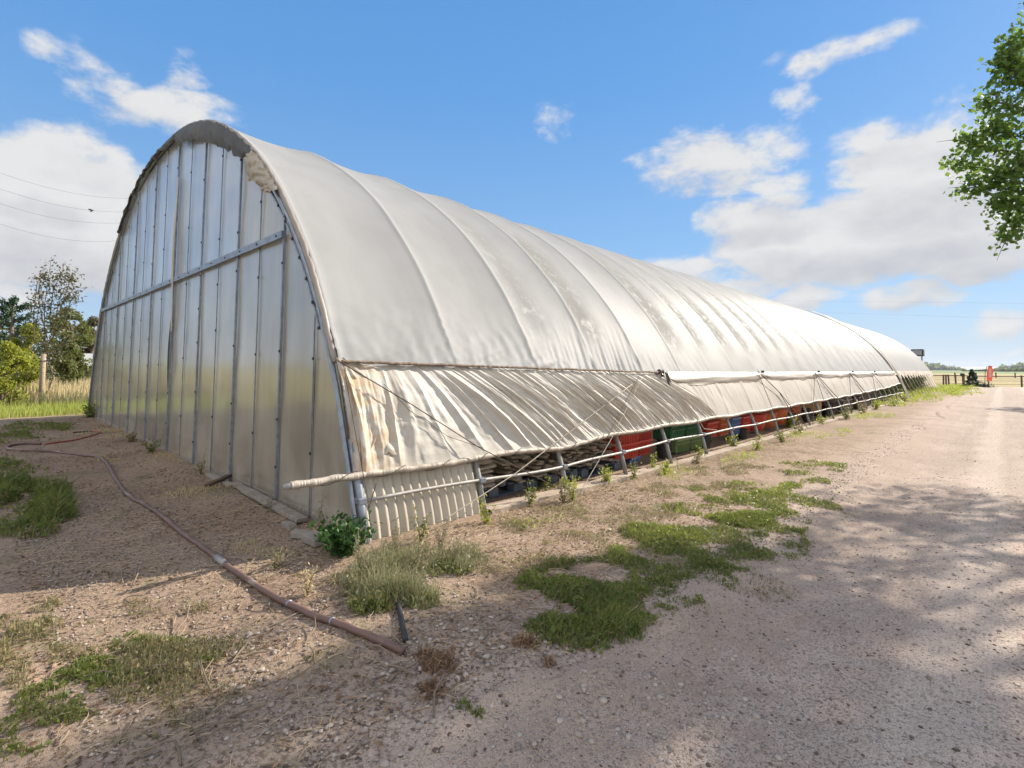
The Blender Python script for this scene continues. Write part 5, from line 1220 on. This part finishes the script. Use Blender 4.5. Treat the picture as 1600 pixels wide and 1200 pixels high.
for zz, w_ in ((.78, .16), (.66, .24), (.54, .2), (.42, .26), (.3, .2)):
    q = zb0+(ztop-zb0)*zz; mb.box((.10+.05*zz, -.03+.04*math.sin(q*3), q), (w_, .008, .10)); mb.box((.10+.05*zz+w_*.3, -.03+.04*math.sin(q*3), q+.07), (.06, .008, .14))
mb.build('lettering', simple('white_print', (.7, .6, .55), (.6, .5, .45)), root)
mb = MB(); mb.tube([(-.36, 0, 0), (-.33, 0, zb0), (-.26, .0, ztop-.6), (-.12, .0, ztop-.10), (.10, 0, ztop+.02), (.34, 0, ztop-.06)], .03, 6); mb.build('pole', M['black'], root, True)
# far field posts
for i, (px, py) in enumerate(((1492, 582), (1525, 583), (1556, 584), (1586, 583))):
    q = at_y(px, 584, 150+i*9); o = MB(); o.box((0, 0, .6), (.25, .25, 1.5)); o = o.build('far_post', M['wood_brown'], None); o.location = (q.x, 150+i*9, slope(99)-.1); tag(o, ['distant dark post standing alone in the field above the fence just past the greenhouse', 'distant dark post in the field just right of the small conifer', 'distant dark post in the field just right of the red banner', 'distant dark post in the field near the right edge'][i], 'post', 'distant posts in the straw field')
# distant tree belts and hills
def belt(y, x0, x1, hmax, seed, label, n=260, mat='olive'):
    g = np.random.default_rng(seed); V = []; F = []; k = 0; xs_ = np.linspace(x0, x1, n)
    C = []
    for a in xs_:
        s_ = max(0, noise.noise(Vector((a*.010, seed, 0)))+.15)*2.2; 
        if s_ <= 0: continue
        hh_ = hmax*min(1, s_)*g.uniform(.5, 1)
        for q in range(16): C.append((a+g.normal()*hh_*.8, y+g.normal()*hh_, slope(99)+abs(g.random())*hh_))
    V, F = leaf_arrays(C, hmax*.55, .8, gen=g); return tag(mesh_np('distant_trees', V, F, M[mat]), label, 'trees', kind='stuff')
belt(900, -500, 260, 9, 3, 'nearer belt of far-off trees along the fields')
belt(1900, -1500, 500, 22, 5, 'bluish far-off tree belt under the hills', 420)
def hills(y, hmax, seed, mat, name='hills'):
    mb = MB(); n = 200
    def f(u, v):
        x_ = -6000+9000*u; hh_ = hmax*(.55+.45*noise.fractal(Vector((x_*.0007, seed, 0)), 1, 2, 4)); return (x_, y+v*900, -3+hh_*math.sin(min(1, v*1.2)*math.pi/2))
    mb.grid(n, 5, f); return tag(mb.build(name, mat, None, True), kind='structure')
hills(5200, 52, 2., simple('far_hill', (.10, .13, .07), (.16, .17, .09), .01))
# ---------------------------------------------------------------- power lines
def wire(pa, pb_, ya, yb_, r, label, sag=.6, marker=None):
    a = at_depth_left(pa[0], pa[1], ya); b_ = at_depth_left(pb_[0], pb_[1], yb_); root = empty('power_line', a, 0, label, 'power line', 'power lines left of the gable'); d = b_-a
    def q(f): return d*f-Vector((0, 0, sag*4*f*(1-f)))
    mb = MB(); mb.tube([q(f) for f in np.linspace(-.6, 1.8, 40)], r, 5); mb.build('wire', M['black'], root)
    if marker: mb = MB(); mb.box(q(marker)+Vector((0, 0, .05)), (.5, .16, .14), (0, .3, .6)); mb.box(q(marker)+Vector((.1, 0, -.10)), (.12, .12, .16)); mb.build('spacer', M['black'], root, False, .03)
wire((0, 270), (205, 310), 62, 70, .009, 'topmost thin power line crossing the cloud left of the gable')
wire((0, 295), (200, 331), 62, 70, .009, 'second power line from the top, with a small dark spacer on it', .6, .66)
wire((0, 318), (192, 348), 62, 70, .009, 'third power line from the top left of the gable')
wire((0, 350), (182, 376), 62, 70, .009, 'lowest power line left of the gable')
for i, (pya, pyb) in enumerate(((470, 474), (487, 498))):
    a = at_y(1250, pya, 150); b_ = at_y(1600, pyb, 150); root = empty('power_line', a, 0, ['upper', 'lower'][i]+' faint power line above the far end of the greenhouses', 'power line', 'faint power lines at the right'); d = b_-a
    mb = MB(); mb.tube([d*f for f in np.linspace(-1, 2.5, 20)], .008, 4); mb.build('wire', M['black'], root)
# trees and grass behind the camera, mirrored in the panels
g = np.random.default_rng(31)
def hedge(x0, x1, y, h, label, n, seed):
    g = np.random.default_rng(seed); C = []
    for i in range(n):
        a = g.uniform(x0, x1); top = h*(.6+.4*noise.noise(Vector((a*.15, seed, 1)))+.15*noise.noise(Vector((a*.6, seed, 4)))); C.append((a, y+g.normal()*1.6, g.random()*top))
    V, F = leaf_arrays(C, .5, .8, gen=g); tag(mesh_np('hedgerow', V, F, M['olive']), label, 'hedge', kind='stuff')
hedge(-110, 25, -55, 4.2, 'olive hedgerow far behind the camera, mirrored in the gable panels', 12000, 6)

# ---------------------------------------------------------------- distant air
mt, t = new_mat('haze_air'); v_ = t.node('ShaderNodeVolumePrincipled'); v_.inputs['Color'].default_value = (.80, .88, 1, 1); v_.inputs['Density'].default_value = .00012; v_.inputs['Anisotropy'].default_value = 0
t.l.new(v_.outputs[0], t.out.inputs['Volume'])
mb = MB(); mb.box((-1250, 3000, 40), (9500, 12400, 110)); tag(mb.build('haze', mt), kind='stuff')
